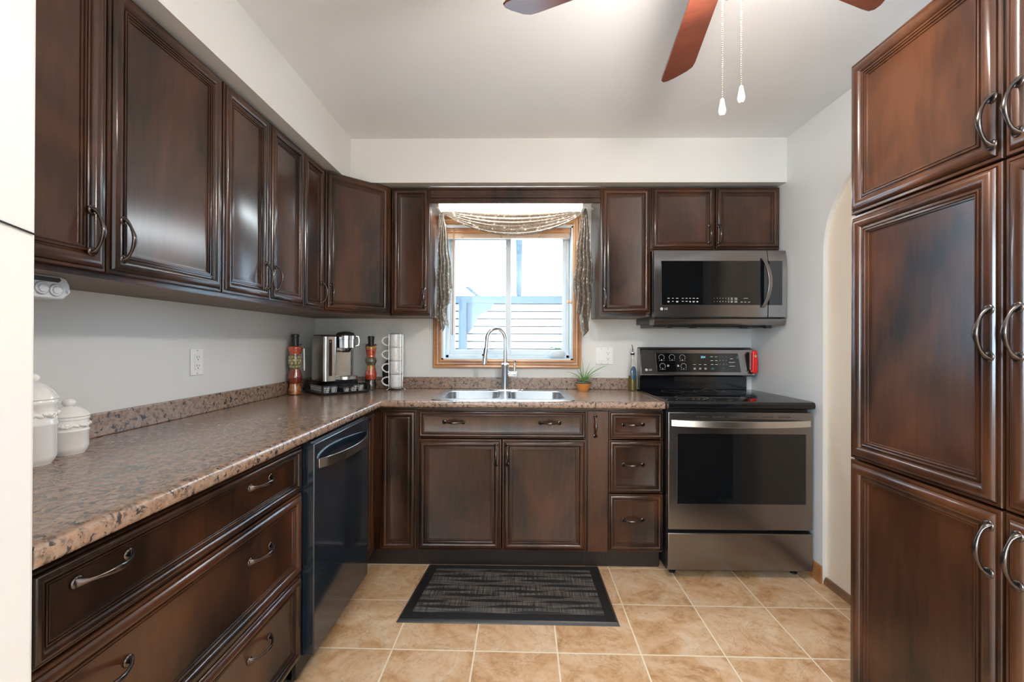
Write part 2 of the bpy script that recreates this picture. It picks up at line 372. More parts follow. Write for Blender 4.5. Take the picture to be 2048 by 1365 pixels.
# outside the window
b = MB(); z = -.6
while z < 1.80:
    b.box(-3, 2.93, z + .016, 6, 2.95, z + .1016); z += .1016
z = 0
tag(b.build('neighbour_shed', M['siding'], smooth=0), 'white lap-sided wall seen through the window', 'shed')
b = MB(); b.box(-3, 2.99, -.6, 6, 3.0, 1.85); b.build('lap_shadow_board', mat('lap_shadow_dark', (.02, .025, .03), .8), bpy.data.objects['neighbour_shed'], smooth=0)  # dark board added behind the slots so the lap shadow lines show
aw = thing('patio_awning', 'pale translucent patio roof on blue-grey beams outside the window', 'awning', (1.5, 2.8, 0))
b = MB(); b.add([(-2.5, 2.9, 1.88), (5, 2.9, 1.88), (5, .6, 2.75), (-2.5, .6, 2.75), (-2.5, 2.9, 1.886), (5, 2.9, 1.886), (5, .6, 2.756), (-2.5, .6, 2.756)],
                [(0, 1, 2, 3), (7, 6, 5, 4), (0, 4, 5, 1), (1, 5, 6, 2), (2, 6, 7, 3), (3, 7, 4, 0)]); b.build('roof_sheet', M['awning'], aw, world=True, smooth=0)
b = MB(); b.box(-2.5, 2.72, 1.74, 5, 2.80, 1.83); b.build('beam', M['beam'], aw, world=True, smooth=0)
for x in (-1.0, .28, 1.38, 2.6):
    b = MB(); b.tube([(x, 2.76, 1.84), (x, 1.7, 2.26), (x, .62, 2.66)], .034, 4); b.build('rafter', M['beam'], aw, world=True, smooth=0)
b = MB(); b.box(.60, 2.70, -.5, .70, 2.80, 1.74); b.build('post', M['beam'], aw, world=True, smooth=0)
b = MB(); b.prism([(.70, 1.74), (1.05, 1.74), (1.02, 1.66), (.86, 1.58), (.78, 1.42), (.70, 1.32)], 'y', 2.73, 2.77); b.build('bracket', M['beam'], aw, world=True, smooth=0)
b = MB(); b.tube([(.58, 2.74, 2.05), (.86, 2.74, 1.82)], .02, 4); b.build('brace', M['beam'], aw, world=True, smooth=0)
b = MB(); b.box(-6, .21, -.7, 8, 12, -.6); struct(b.build('ground', M['lawn'], smooth=0))

# ------------------------------------------------------------------ cabinet doors
PF = [(0, 0), (0, .0125), (.0015, .0145), (.0070, .0150), (.0080, .0125), (.0092, .0125), (.0100, .0172), (.0130, .0205), (.0180, .0236), (.0240, .0250), (.0300, .0240), (.0355, .0210),
      (.0395, .0160), (.0405, .0135), (.0440, .0135), (.0448, .0172), (.0475, .0178), (.0488, .0172), (.0494, .0140), (.0520, .0140), (.0526, .0162), (.0552, .0162), (.0562, .0118), (.0600, .0110), (.0612, .0075), (.0690, .0055)]
def front_mesh(x0, z0, x1, z1, fw, yb=0):
    k = fw / .069; kh = min(1, .55 + .45 * k)
    b = MB(); b.rings([[(x0 + d * k, yb - h * kh, z0 + d * k), (x1 - d * k, yb - h * kh, z0 + d * k), (x1 - d * k, yb - h * kh, z1 - d * k), (x0 + d * k, yb - h * kh, z1 - d * k)] for d, h in PF])
    return b
def slab_mesh(x0, z0, x1, z1): b = MB(); b.box(x0, -.018, z0, x1, 0, z1); return b
# pull handle (vertical, standing out towards -y)
hp = [(0, 0, .0565), (0, -.0035, .0545), (0, -.008, .0500), (0, -.0135, .0430), (0, -.0185, .0340), (0, -.0235, .0230), (0, -.0275, .0110), (0, -.0290, 0)]
hw = [.0100, .0094, .0070, .0042, .0036, .0044, .0062, .0070]; ht = [.0020, .0030, .0036, .0036, .0034, .0036, .0042, .0046]
path = hp + [(0, y, -z) for (x, y, z) in hp[-2::-1]]; rw = hw + hw[-2::-1]; rt = ht + ht[-2::-1]
b = MB(); b.tube(path, rw, 14, True, rt, upv=(1, 0, 0))
for s_ in (1, -1): b.lathe([(.0, -.004), (.0085, -.0035), (.0115, -.0015), (.0115, 0), (0, 0)], (0, 0, 0), 20); 
HD0 = b
def make_handle_mesh():
    b = MB(); b.tube(path, rw, 14, True, rt, upv=(1, 0, 0))
    for s_ in (1, -1):
        q = MB(); q.lathe([(.0, .0035), (.0085, .0030), (.0115, .0012), (.0118, 0)], (0, 0, 0), 20); q.xf(Matrix.Translation((0, 0, s_ * .0510)) @ Matrix.Rotation(R(90), 4, 'X')); b.add(q.v, q.f)
    o = b.build('handle', M['bronze'], None, smooth=50); me = o.data; bpy.data.objects.remove(o); return me
HME = make_handle_mesh()
def handle(par, x, z, horiz=False, y=-.024):
    o = bpy.data.objects.new('handle', HME); COL.objects.link(o); o.parent = par; o.location = (x, y, z)
    if horiz: o.rotation_euler = (0, R(90), 0)
    return o

def cabinet(name, label, cat, loc, rz, w, z0, z1, d, fronts, toe=0, group=None, right_side=True, skin=.016, bottom_mat=None):
    """fronts: (kind, x0, z0, x1, z1, frame width, [(hx, hz, horizontal)])"""
    t = thing(name, label, cat, loc, rz, group)
    b = MB(); k = skin
    b.box(0, .001, z0, k, d, z1); b.box(w - k, .001, z0, w, d, z1); b.box(k, .001, z0, w - k, d, z0 + k); b.box(k, d - k, z0 + k, w - k, d, z1 - k); b.box(k, .001, z1 - k, w - k, d if not toe else .035, z1)
    b.build('carcass', M['wood'], t, smooth=0)
    if bottom_mat:
        q = MB(); q.box(.003, .004, z0 - .0015, w - .003, d - .002, z0); q.build('bottom_panel', M['under'], t, smooth=0)
    for kind, a, c, e, f, fw, hs in fronts:
        nm = {'door': 'door', 'drawer': 'drawer', 'false': 'drawer_front', 'slab': 'door'}[kind]
        o = (slab_mesh(a, c, e, f) if kind == 'slab' else front_mesh(a, c, e, f, fw)).build(nm, M['wood'], t, smooth=28, bevel=.0015 if kind == 'slab' else 0)
        for hx, hz, hh in hs:
            yy = -.018 if kind == 'slab' else (-.0072 * min(1, .55 + .45 * fw / .069) if (a + fw < hx < e - fw and c + fw < hz < f - fw) else -.0235)
            handle(o, hx, hz, hh, yy)
    if toe:
        q = MB(); q.box(0, .055, 0, w, .07, z0); q.build('toe_kick', M['toe'], t, smooth=0)
    return t

H = 1.385
UB, UT = 1.400, 2.148
X0 = .319
# left wall uppers (local x runs along +Y)
def ul(y): return y + 2.2855
cabinet('wall_cabinet', 'dark wall cabinet with two wide doors above the radio and canisters', 'wall cabinet', (X0, -2.2855, 0), R(90), .8685, H, 2.155, X0 - .001,
        [('door', ul(-2.264), UB, ul(-1.850), UT, .069, [(ul(-1.893), 1.494, False)]), ('door', ul(-1.845), UB, ul(-1.421), UT, .069, [(ul(-1.808), 1.492, False)])], bottom_mat=1)
cabinet('wall_cabinet', 'dark wall cabinet with two narrow doors above the left wall outlet', 'wall cabinet', (X0, -1.416, 0), R(90), .579, H, 2.155, X0 - .001,
        [('door', .004, UB, .287, UT, .069, [(1.416 - 1.160, 1.494, False)]), ('door', .292, UB, .576, UT, .069, [(1.416 - 1.090, 1.496, False)])], bottom_mat=1)
cabinet('wall_cabinet', 'slim single-door dark wall cabinet between the narrow pair and the corner cabinet', 'wall cabinet', (X0, -.836, 0), R(90), .224, H, 2.155, X0 - .001,
        [('door', .003, UB, .219, UT, .058, [(.836 - .655, 1.486, False)])], bottom_mat=1)
# corner
t = thing('corner_wall_cabinet', 'angled corner wall cabinet with one dark door above the coffee maker', 'wall cabinet', (.325, -.596, 0), R(45))
b = MB(); inv = (Matrix.Translation((.325, -.596, 0)) @ Matrix.Rotation(R(45), 4, 'Z')).inverted()
b.prism([(.001, -.001), (.001, -.611), (.312, -.611), (.606, -.322), (.611, -.001)], 'z', H, 2.155); b.xf(inv); b.build('carcass', M['wood'], t, smooth=0)
b = MB(); b.prism([(.005, -.005), (.005, -.605), (.310, -.605), (.600, -.322), (.605, -.005)], 'z', H - .0015, H); b.xf(inv); b.build('bottom_panel', M['under'], t, smooth=0)
o = front_mesh(.002, UB, .376, UT, .062).build('door', M['wood'], t, smooth=28); handle(o, .034, 1.486)
# back wall uppers
YU = -.3215
cabinet('wall_cabinet', 'slim dark wall cabinet left of the window above the mug rack', 'wall cabinet', (.613, YU, 0), 0, .232, H, 2.155, .32,
        [('door', .004, UB, .229, UT, .058, [(.203, 1.492, False)])], bottom_mat=1)
cabinet('wall_cabinet', 'tall single-door dark wall cabinet between the window and the microwave', 'wall cabinet', (1.864, YU, 0), 0, .300, H, 2.155, .32,
        [('door', .004, UB, .297, UT, .062, [(.027, 1.492, False)])], bottom_mat=1)
cabinet('wall_cabinet', 'short two-door dark wall cabinet directly over the microwave', 'wall cabinet', (2.1655, YU, 0), 0, .757, 1.772, 2.155, .32,
        [('door', .004, 1.786, .374, 2.150, .058, [(.340, 1.872, False)]), ('door', .381, 1.786, .754, 2.150, .058, [(.397, 1.868, False)])])
# valance board over window
b = MB(); pr = [(-.312, 2.063), (-.326, 2.063), (-.330, 2.068), (-.330, 2.078), (-.324, 2.082), (-.324, 2.090), (-.330, 2.094), (-.330, 2.108), (-.322, 2.112), (-.322, 2.140), (-.328, 2.144), (-.328, 2.157), (-.312, 2.157)]
b.prism(pr, 'x', .8455, 1.8635); tag(b.build('valance_board', M['wood'], smooth=0), 'moulded dark wood valance board spanning above the sink window', 'valance')
# fluorescent fixture
t = thing('valance_light', 'white fluorescent strip light glowing behind the valance board', 'light fixture', (1.31, -.2, 2.06))
b = MB(); b.box(.868, -.262, 2.11, 1.785, -.155, 2.1645); b.build('housing', M['white'], t, world=True, smooth=0, bevel=.004)
b = MB(); b.prism([(-.258, 2.11), (-.258, 2.075), (-.240, 2.056), (-.178, 2.056), (-.160, 2.075), (-.160, 2.11)], 'x', .885, 1.768); b.build('lens', M['emit'], t, world=True)
for x in (.868, 1.768): 
    b = MB(); b.box(x, -.260, 2.053, x + .017, -.157, 2.11); b.build('end_cap', M['white'], t, world=True, smooth=0, bevel=.003)

# ------------------------------------------------------------------ base cabinets
BT = .862
t = cabinet('drawer_cabinet', 'wide dark base cabinet of three long drawers under the left worktop', 'base cabinet', (.600, -2.2855, 0), R(90), .8845, .106, .8745, .598,
        [('drawer', .020, .700, .8805, .858, .042, [(2.2855 - 2.130, .802, True), (2.2855 - 1.635, .802, True)]),
         ('drawer', .020, .411, .8805, .694, .056, [(2.2855 - 2.130, .590, True), (2.2855 - 1.635, .588, True)]),
         ('drawer', .020, .112, .8805, .405, .056, [(2.2855 - 2.130, .303, True), (2.2855 - 1.635, .303, True)])], toe=1)
cabinet('sink_cabinet', 'dark two-door sink cabinet below the stainless sink with a false drawer', 'base cabinet', (.838, -.590, 0), 0, .909, .106, .8745, .588,
        [('false', .004, .713, .905, .862, .037, [(.195, .796, True), (.711, .795, True)]),
         ('door', .004, .112, .452, .707, .066, [(.424, .626, False)]), ('door', .457, .112, .905, .707, .066, [(.485, .626, False)])], toe=1)
cabinet('pull_out_cabinet', 'narrow plain dark pull-out cabinet right of the sink doors', 'base cabinet', (1.7475, -.590, 0), 0, .113, .106, .8745, .588,
        [('slab', .003, .112, .110, .862, 0, [(.042, .780, False)])], toe=1)
cabinet('drawer_cabinet', 'narrow dark base cabinet of three small drawers left of the range', 'base cabinet', (1.861, -.590, 0), 0, .2905, .106, .8745, .588,
        [('drawer', .002, .713, .289, .861, .043, [(.133, .790, True)]), ('drawer', .002, .426, .289, .706, .047, [(.133, .575, True)]), ('drawer', .002, .118, .289, .419, .047, [(.133, .280, True)])], toe=1)
t = thing('corner_cabinet', 'dark corner base cabinet with folding double door beside the dishwasher', 'base cabinet', (.6, -.6, 0))
b = MB(); b.box(.002, -.838, .106, .600, -.002, .8745); b.box(.600, -.590, .106, .8375, -.002, .8745); b.build('carcass', M['wood'], t, world=True, smooth=0)
Mx = Matrix.Translation((.600, -.836, 0)) @ Matrix.Rotation(R(90), 4, 'Z')
b = front_mesh(.0, .112, .204, .862, .062); b.xf(Mx); b.build('door', M['wood'], t, world=True, smooth=28)
b = front_mesh(.640, .112, .834, .862, .062, -.590); b.build('door', M['wood'], t, world=True, smooth=28)
b = MB(); b.box(.535, -.838, 0, .545, -.525, .106); b.box(.535, -.535, 0, .8375, -.525, .106); b.build('toe_kick', M['toe'], t, world=True, smooth=0)

# ------------------------------------------------------------------ worktop
TZ, TB = .914, .876
wt = thing('worktop', 'speckled brown granite-look worktop running along left and back walls', 'worktop', (.65, -.631, TB))
ex, ey, YE, XE = .650, -.631, -2.2855, 2.153
nose = [(-.03, 0), (-.012, 0), (-.004, -.003), (0, -.010), (.0, -.028), (-.004, -.035), (-.012, -.038), (-.03, -.038)]
b = MB()
sec = []
for (px, py, mode) in ((ex, YE, 0), (ex, ey, 1), (XE, ey, 2)):
    row = []
    for o_, z in nose:
        if mode == 0: row.append((px + o_, py, TZ + z))
        elif mode == 1: row.append((px + o_, py - o_, TZ + z))
        else: row.append((px, py - o_, TZ + z))
    sec.append(row)
n = len(nose); fs = []
for i in range(2):
    for k in range(n): fs.append((i * n + k, i * n + (k + 1) % n, (i + 1) * n + (k + 1) % n, (i + 1) * n + k))
fs += [list(range(n)), [2 * n + k for k in range(n)][::-1]]
b.add([p for r_ in sec for p in r_], fs)
SX0, SX1, SY0, SY1 = .925, 1.668, -.575, -.085     # cut-out
ix, iy = ex - .03, ey + .03
b.box(.0005, YE, TB, ix, iy, TZ); b.box(.0005, iy, TB, SX0, -.0005, TZ); b.box(SX1, iy, TB, XE, -.0005, TZ); b.box(SX0, iy, TB, SX1, SY0, TZ); b.box(SX0, SY1, TB, SX1, -.0005, TZ)
b.build('counter', M['granite'], wt, world=True, smooth=40)
b = MB(); bs = .991
b.box(.0005, YE, TZ, .020, -.0005, bs); b.box(.020, -.020, TZ, 2.150, -.0005, bs); b.build('backsplash', M['granite'], wt, world=True, smooth=40, bevel=.004, seg=3)

# ------------------------------------------------------------------ sink and tap
sk = thing('kitchen_sink', 'double-bowl stainless steel sink set into the worktop under the window', 'sink', (1.29, -.33, TZ))
def rrect(x0, y0, x1, y1, r, z, n=6):
    pts = []
    for cx, cy, a0 in ((x1 - r, y1 - r, 0), (x0 + r, y1 - r, 90), (x0 + r, y0 + r, 180), (x1 - r, y0 + r, 270)):
        for k in range(n + 1): a = R(a0 + 90 * k / n); pts.append((cx + r * math.cos(a), cy + r * math.sin(a), z))
    return pts
def bowl(b, x0, y0, x1, y1, dz, r):
    L = [rrect(x0 - .004, y0 - .004, x1 + .004, y1 + .004, r, TZ + .004), rrect(x0, y0, x1, y1, r, TZ + .001), rrect(x0 + .006, y0 + .006, x1 - .006, y1 - .006, r, TZ - dz + .03), rrect(x0 + .02, y0 + .02, x1 - .02, y1 - .02, r * .8, TZ - dz + .006), rrect(x0 + .05, y0 + .05, x1 - .05, y1 - .05, r * .5, TZ - dz)]
    nn = len(L[0]); vs = [p for l in L for p in l]
    fs = [(i * nn + k, i * nn + (k + 1) % nn, (i + 1) * nn + (k + 1) % nn, (i + 1) * nn + k) for i in range(len(L) - 1) for k in range(nn)] + [[(len(L) - 1) * nn + k for k in range(nn)]]
    b.add(vs, fs)
B1 = (.952, -.548, 1.268, -.185); B2 = (1.318, -.548, 1.638, -.185)
# rim plate as grid cells around two bowls, bowls' corners covered by wide lips
b = MB()
bm = bmesh.new()
def loop_edges(pts):
    vs = [bm.verts.new(p) for p in pts]; return [bm.edges.new((vs[i], vs[(i + 1) % len(vs)])) for i in range(len(vs))]
ed = loop_edges(rrect(.905, -.600, 1.688, -.068, .03, TZ + .004))
for q in (B1, B2): ed += loop_edges(rrect(q[0] - .004, q[1] - .004, q[2] + .004, q[3] + .004, .055, TZ + .004))
bmesh.ops.triangle_fill(bm, use_beauty=True, use_dissolve=False, edges=ed)
bm.verts.ensure_lookup_table(); bm.verts.index_update()
b.add([v.co.copy() for v in bm.verts], [[v.index for v in f.verts] for f in bm.faces]); bm.free()
L = [rrect(.905, -.600, 1.688, -.068, .03, TZ + .004), rrect(.900, -.605, 1.693, -.063, .032, TZ + .0005)]; nn = len(L[0])
b.add([p for l in L for p in l], [(k, (k + 1) % nn, nn + (k + 1) % nn, nn + k) for k in range(nn)])
b.build('sink_rim', M['sink'], sk, world=True, smooth=40)
for q in (B1, B2):
    b = MB(); bowl(b, *q, .175, .055); bo = b.build('bowl', M['sink'], sk, world=True, smooth=50)
    c = MB(); c.lathe([(0, .004), (.03, .004), (.042, .002), (.044, 0)], ((q[0] + q[2]) / 2, (q[1] + q[3]) / 2, TZ - .175), 24); c.build('drain', M['chrome'], bo, world=True)
fx, fy, fz = 1.293, -.125, TZ + .004
fa = thing('kitchen_tap', 'tall chrome pull-down gooseneck tap behind the sink', 'tap', (fx, fy, fz))
b = MB(); b.lathe([(.0, .007), (.115, .007), (.122, .004), (.124, 0)], (fx, fy, fz), 40, False, 1, .24); b.build('deck_plate', M['chrome'], fa, world=True)
b = MB(); b.lathe([(0, .0), (.0245, .0), (.0245, .155), (.026, .158), (.026, .166), (.017, .176), (.0, .176)], (fx, fy, fz), 28); b.build('body', M['chrome'], fa, world=True)
pts = [(fx, fy, fz + .17), (fx, fy, fz + .27)]
rr = .062; dirx, diry = -.93, -.37
for k in range(0, 15):
    a = PI * k / 14 * 1.03; pts.append((fx + dirx * rr * (1 - math.cos(a)), fy + diry * rr * (1 - math.cos(a)), fz + .325 + .072 * math.sin(a)))
e_ = Vector(pts[-1]); pts.append(tuple(e_ + Vector((-.004, -.001, -.045))))
b = MB(); b.tube(pts, .0125, 18); b.build('spout', M['chrome'], fa, world=True, smooth=60)
e_ = Vector(pts[-1]); b = MB(); b.tube([e_, e_ + Vector((-.003, 0, -.012)), e_ + Vector((-.012, -.002, -.105))], [.0135, .0150, .0160], 18); so = b.build('spray_head', M['chrome'], fa, world=True)
b = MB(); b.sphere(e_ + Vector((-.022, -.005, -.045)), .006, 8); b.build('button', M['blackplastic'], so, world=True)
b = MB(); b.tube([(fx + .02, fy, fz + .105), (fx + .074, fy - .004, fz + .105)], .0165, 18); b.tube([(fx + .058, fy - .004, fz + .105), (fx + .062, fy - .006, fz + .155), (fx + .064, fy - .008, fz + .192)], [.009, .0075, .0072], 12); b.build('lever', M['chrome'], fa, world=True)

# ------------------------------------------------------------------ dishwasher
dw = thing('dishwasher', 'glossy black built-in dishwasher under the left worktop', 'dishwasher', (.60, -1.12, 0))
DY0, DY1 = -1.396, -.842
b = MB(); b.box(.02, DY0 + .004, .02, .590, DY1 - .004, .868); b.build('tub_housing', M['blackplastic'], dw, world=True, smooth=0)
b = MB(); b.box(.592, DY0, .108, .656, DY1, .862); b.build('door', M['steel_dark'], dw, world=True, smooth=30, bevel=.004, seg=3)
b = MB(); b.box(.575, DY0 + .004, .862, .640, DY1 - .004, .868); b.build('control_edge', M['blackplastic'], dw, world=True, smooth=0)
b = MB(); b.box(.560, DY0 + .004, 0, .575, DY1 - .004, .106); b.build('toe_kick', M['blackplastic'], dw, world=True, smooth=0)
def bow_handle(x0, x1, z, out, th, hh, n=20, tilt=0):
    """bow across x at height z standing out to -y from y=0"""
    b = MB(); vs = []; N = n
    for i in range(N + 1):
        u = i / N; x = x0 + (x1 - x0) * u; o_ = out * (1 - (2 * u - 1) ** 2) ** .8 + .004
        ti = th
        vs += [(x, -o_, z + hh / 2), (x, -o_ - .001, z - hh / 2), (x, -max(o_ - ti, 0), z - hh / 2 + .002), (x, -max(o_ - ti, 0), z + hh / 2 - .002)]
    fs = [(i * 4 + k, i * 4 + (k + 1) % 4, i * 4 + 4 + (k + 1) % 4, i * 4 + 4 + k) for i in range(N) for k in range(4)] + [(0, 1, 2, 3), (4 * N + 3, 4 * N + 2, 4 * N + 1, 4 * N)]
    b.add(vs, fs); return b
b = bow_handle(.028, .530, .785, .052, .010, .036); b.xf(Matrix.Translation((.656, DY0, 0)) @ Matrix.Rotation(R(90), 4, 'Z')); b.build('handle', M['steel'], dw, world=True, smooth=40, bevel=.002)

# ------------------------------------------------------------------ range
RX0, RX1 = 2.158, 2.903
rg = thing('electric_range', 'black stainless electric range with glass cooktop and oven', 'range', (2.53, -.35, 0))
def rp(mb, name, mt, par=None, **k): return mb.build(name, mt, par or rg, world=True, **k)
b = MB(); b.box(RX0 + .004, -.618, .035, RX1 - .004, -.03, .884); rp(b, 'body', M['blackplastic'], smooth=0)
for x in (RX0 + .05, RX1 - .05):
    for y in (-.58, -.08):
        b = MB(); b.lathe([(.018, 0), (.018, .008), (.010, .012), (.010, .036)], (x, y, 0), 12); rp(b, 'foot', M['blackplastic'])
b = MB(); b.box(RX0, -.660, .258, RX1, -.620, .868); dr = rp(b, 'oven_door', M['steel'], bevel=.004, seg=3)
b = MB(); b.box(2.204, -.6615, .393, 2.866, -.659, .756); rp(b, 'oven_window', M['glass_black'], dr, smooth=0, bevel=.001)
b = bow_handle(.014, .731, .812, .048, .014, .034, 28); b.xf(Matrix.Translation((RX0, -.660, 0))); rp(b, 'handle', M['brushed'], dr, smooth=40, bevel=.003)
hm = M['steel']
b = MB()
for k in range(6): b.box(2.30 + k * .085, -.6615, .842, 2.36 + k * .085, -.6595, .846)
rp(b, 'vent_slots', M['dark'], dr, smooth=0)
b = MB(); b.box(RX0, -.660, .048, RX1, -.620, .240); rp(b, 'storage_drawer', M['steel'], bevel=.004, seg=3)
b = MB(); b.prism([(-.655, .884), (-.668, .890), (-.673, .900), (-.672, .912), (-.664, .921), (-.650, .924), (-.06, .924), (-.06, .884)], 'x', RX0 - .002, RX1 + .003)
ct = rp(b, 'cooktop', M['gloss'], smooth=35)
b = MB()
for cx, cy, r_ in ((2.34, -.50, .085), (2.34, -.20, .065), (2.72, -.50, .095), (2.72, -.20, .065), (2.53, -.16, .04)):
    vs = []; n = 40
    for i in range(n): a = 2 * PI * i / n; vs += [(cx + r_ * math.cos(a), cy + r_ * math.sin(a), .9243), (cx + (r_ - .0015) * math.cos(a), cy + (r_ - .0015) * math.sin(a), .9243)]
    b = MB(); b.add(vs, [(2 * i, (2 * i + 2) % (2 * n), (2 * i + 3) % (2 * n), 2 * i + 1) for i in range(n)]); rp(b, 'burner_ring', M['mark_dim'], ct, smooth=0)
# backguard
b = MB(); b.box(2.172, -.068, .924, 2.868, -.02, 1.010); rp(b, 'backguard_riser', M['gloss'], smooth=0, bevel=.003)
yb0, yb1 = -.118, -.086
b = MB(); b.prism([(-.03, 1.012), (-.110, 1.012), (-.119, 1.020), (-.092, 1.183), (-.082, 1.192), (-.03, 1.192)], 'x', 2.168, 2.898); cp = rp(b, 'control_panel', M['steel'], smooth=35, bevel=.003)
b = MB(); b.box(2.168, -.06, 1.188, 2.898, -.028, 1.198); rp(b, 'panel_cap', M['blackplastic'], smooth=0, bevel=.002)
sl = math.atan2(.027, .163)
PM = Matrix.Translation((2.168, -.119, 1.020)) @ Matrix.Rotation(-sl, 4, 'X')
b = MB(); b.prism([(.104, .020), (.098, .142), (.628, .142), (.640, .020)], 'y', -.0012, .0008); b.xf(PM); gp = rp(b, 'touch_panel', M['glass_black'], cp, smooth=0)
b = MB(); y = -.0018
for cx, cz in ((.136, .115), (.203, .116), (.270, .115), (.140, .058), (.275, .058)):
    b.arc((cx, cz), .0170, .0183, R(-50), R(230), y); b.box(cx - .0015, y, cz - .021, cx + .0015, y + .0003, cz - .013); b.box(cx - .020, y, cz - .0215, cx + .020, y + .0003, cz - .0209)
for cx, cz in ((.176, .060), (.240, .060)):
    for k in (0, 1): b.box(cx - .006, y, cz + .002 - k * .007, cx + .006, y + .0003, cz + .006 - k * .007)
for i, x in enumerate((.345, .380, .414)):
    b.box(x - .008, y, .068, x + .008, y + .0003, .0705)
    for k in (0, 1): b.box(x - .007, y, .044 - k * .006, x + .007, y + .0003, .0472 - k * .006)
for j, z in enumerate((.120, .095, .070)):
    for x in (.458, .486): b.box(x - .008, y, z - .0015, x + .008, y + .0003, z + .0015)
for j, row in enumerate(('123', '456', '789', ' 0 ')):
    for i, ch in enumerate(row):
        if ch != ' ': b.text(ch, .510 + i * .0205, y, .120 - j * .0245, .0085)
for z, w_ in ((.107, .020), (.084, .036), (.059, .034)): b.box(.585 - w_ / 2, y, z - .0012, .585 + w_ / 2, y + .0003, z + .0012)
b.xf(PM); rp(b, 'lettering', M['mark'], gp, smooth=0)
b = MB(); b.text('304', .402, y, .117, .020); b.xf(PM); rp(b, 'clock_digits', M['blue_led'], gp, smooth=0)
b = MB(); b.box(.452, y, .045, .466, y + .0003, .048); b.box(.450, y, .039, .470, y + .0003, .042)
for k in (0, 1): b.box(.619, y, .119 - k * .008, .628, y + .0003, .123 - k * .008)
b.xf(PM); rp(b, 'teal_lettering', M['teal'], gp, smooth=0)
def logo(b, x, z, y, s):
    b.arc((x, z), .0, s, R(0), R(360), y, 28)
    b.text('LG', x + s * 3.0, y, z, s * 1.9)
def logo_cut(b, x, z, y, s):
    b.box(x - s * .12, y, z - s * .45, x + s * .06, y + .0002, z + s * .5); b.box(x - s * .12, y, z - s * .45, x + s * .30, y + .0002, z - s * .30); b.arc((x, z), s * .68, s * .80, R(0), R(285), y, 20)
b = MB(); logo(b, .035, .033, -.0016, .0085); b.xf(PM); rp(b, 'emblem', M['mark'], cp, smooth=0)
b = MB(); logo_cut(b, .035, .033, -.0019, .0085); b.xf(PM); rp(b, 'emblem_lettering', M['dark'], cp, smooth=0)
# spoon on the cooktop
b = MB(); b.tube([(2.39, -.262, .930), (2.41, -.262, .928), (2.45, -.260, .9275), (2.475, -.260, .932), (2.52, -.258, .948), (2.565, -.256, .945), (2.60, -.254, .930)], [.004, .016, .020, .009, .005, .006, .008], 12, True, [.002, .003, .003, .003, .0025, .0025, .002], upv=(0, 1, 0))
tag(b.build('spoon', M['brushed'], smooth=60), 'steel spoon lying on the rear of the glass cooktop', 'spoon')
# red item hanging on range side
t = thing('oven_mitt_clip', 'red plastic lighter hanging at the right end of the range panel', 'lighter', (2.905, -.13, 1.04))
b = MB(); b.prism([(2.862, 1.045), (2.868, 1.035), (2.892, 1.033), (2.897, 1.045), (2.899, 1.10), (2.894, 1.165), (2.888, 1.182), (2.872, 1.182), (2.864, 1.170)], 'y', -.150, -.122); b.build('lighter_body', M['red'], t, world=True, bevel=.006, seg=3)
b = MB(); b.box(2.855, -.148, 1.055, 2.8615, -.126, 1.165); b.build('trigger_guard', mat('dark_red_plastic', (.25, .01, .01), .3), t, world=True, bevel=.002)
b = MB(); b.lathe([(0, 0), (.008, 0), (.008, .001), (0, .001)], (0, 0, 0), 14); b.xf(Matrix.Translation((2.880, -.1505, 1.145)) @ Matrix.Rotation(R(90), 4, 'X')); b.build('button', M['tassel'], t, world=True)
t.name = 'lighter'

# ------------------------------------------------------------------ microwave
mw = thing('microwave', 'black stainless over-range microwave under the short wall cabinet', 'microwave', (2.54, -.2, 1.33))
def mp_(mb, name, mt, par=None, **k): return mb.build(name, mt, par or mw, world=True, **k)
MX0, MX1 = 2.168, 2.926
b = MB(); b.box(MX0, -.355, 1.345, MX1 - .004, -.002, 1.7705); mp_(b, 'case', M['blackplastic'], smooth=0)
def bulge(x0, x1, y0, z0, z1):
    return MB().prism([(-.357, z0), (y0 + .006, z0), (y0, z0 + .008), (y0 - .003, (z0 + z1) / 2), (y0, z1 - .05), (y0 + .012, z1), (-.357, z1)], 'x', x0, x1)
md = mp_(bulge(MX0 - .004, 2.817, -.398, 1.372, 1.766), 'door', M['steel'], smooth=35, bevel=.002)
pn = mp_(bulge(2.820, MX1, -.398, 1.372, 1.766), 'side_panel', M['steel'], smooth=35, bevel=.002)
b = MB(); b.box(2.203, -.4025, 1.448, 2.817, -.395, 1.703); dg = mp_(b, 'door_glass', M['glass_black'], md, smooth=0, bevel=.002)
b = MB(); b.box(2.8205, -.4025, 1.448, 2.898, -.395, 1.703); mp_(b, 'display_glass', M['glass_black'], pn, smooth=0, bevel=.002)
b = MB(); b.prism([(-.30, 1.332), (-.385, 1.332), (-.398, 1.350), (-.400, 1.368), (-.30, 1.368)], 'x', MX0 - .002, MX1 - .006); mp_(b, 'vent_lip', M['steel'], smooth=35)
b = MB(); b.box(MX0 + .02, -.30, 1.322, MX1 - .03, -.03, 1.345)
for x in (2.26, 2.40, 2.70, 2.84): b.box(x, -.34, 1.316, x + .03, -.31, 1.332)
mp_(b, 'grease_filter', M['blackplastic'], smooth=0)
b = MB(); b.prism([(2.06, 1.383), (2.06, 1.372), (2.10, 1.356), (2.165, 1.345), (2.165, 1.384)], 'y', -.20, -.30)
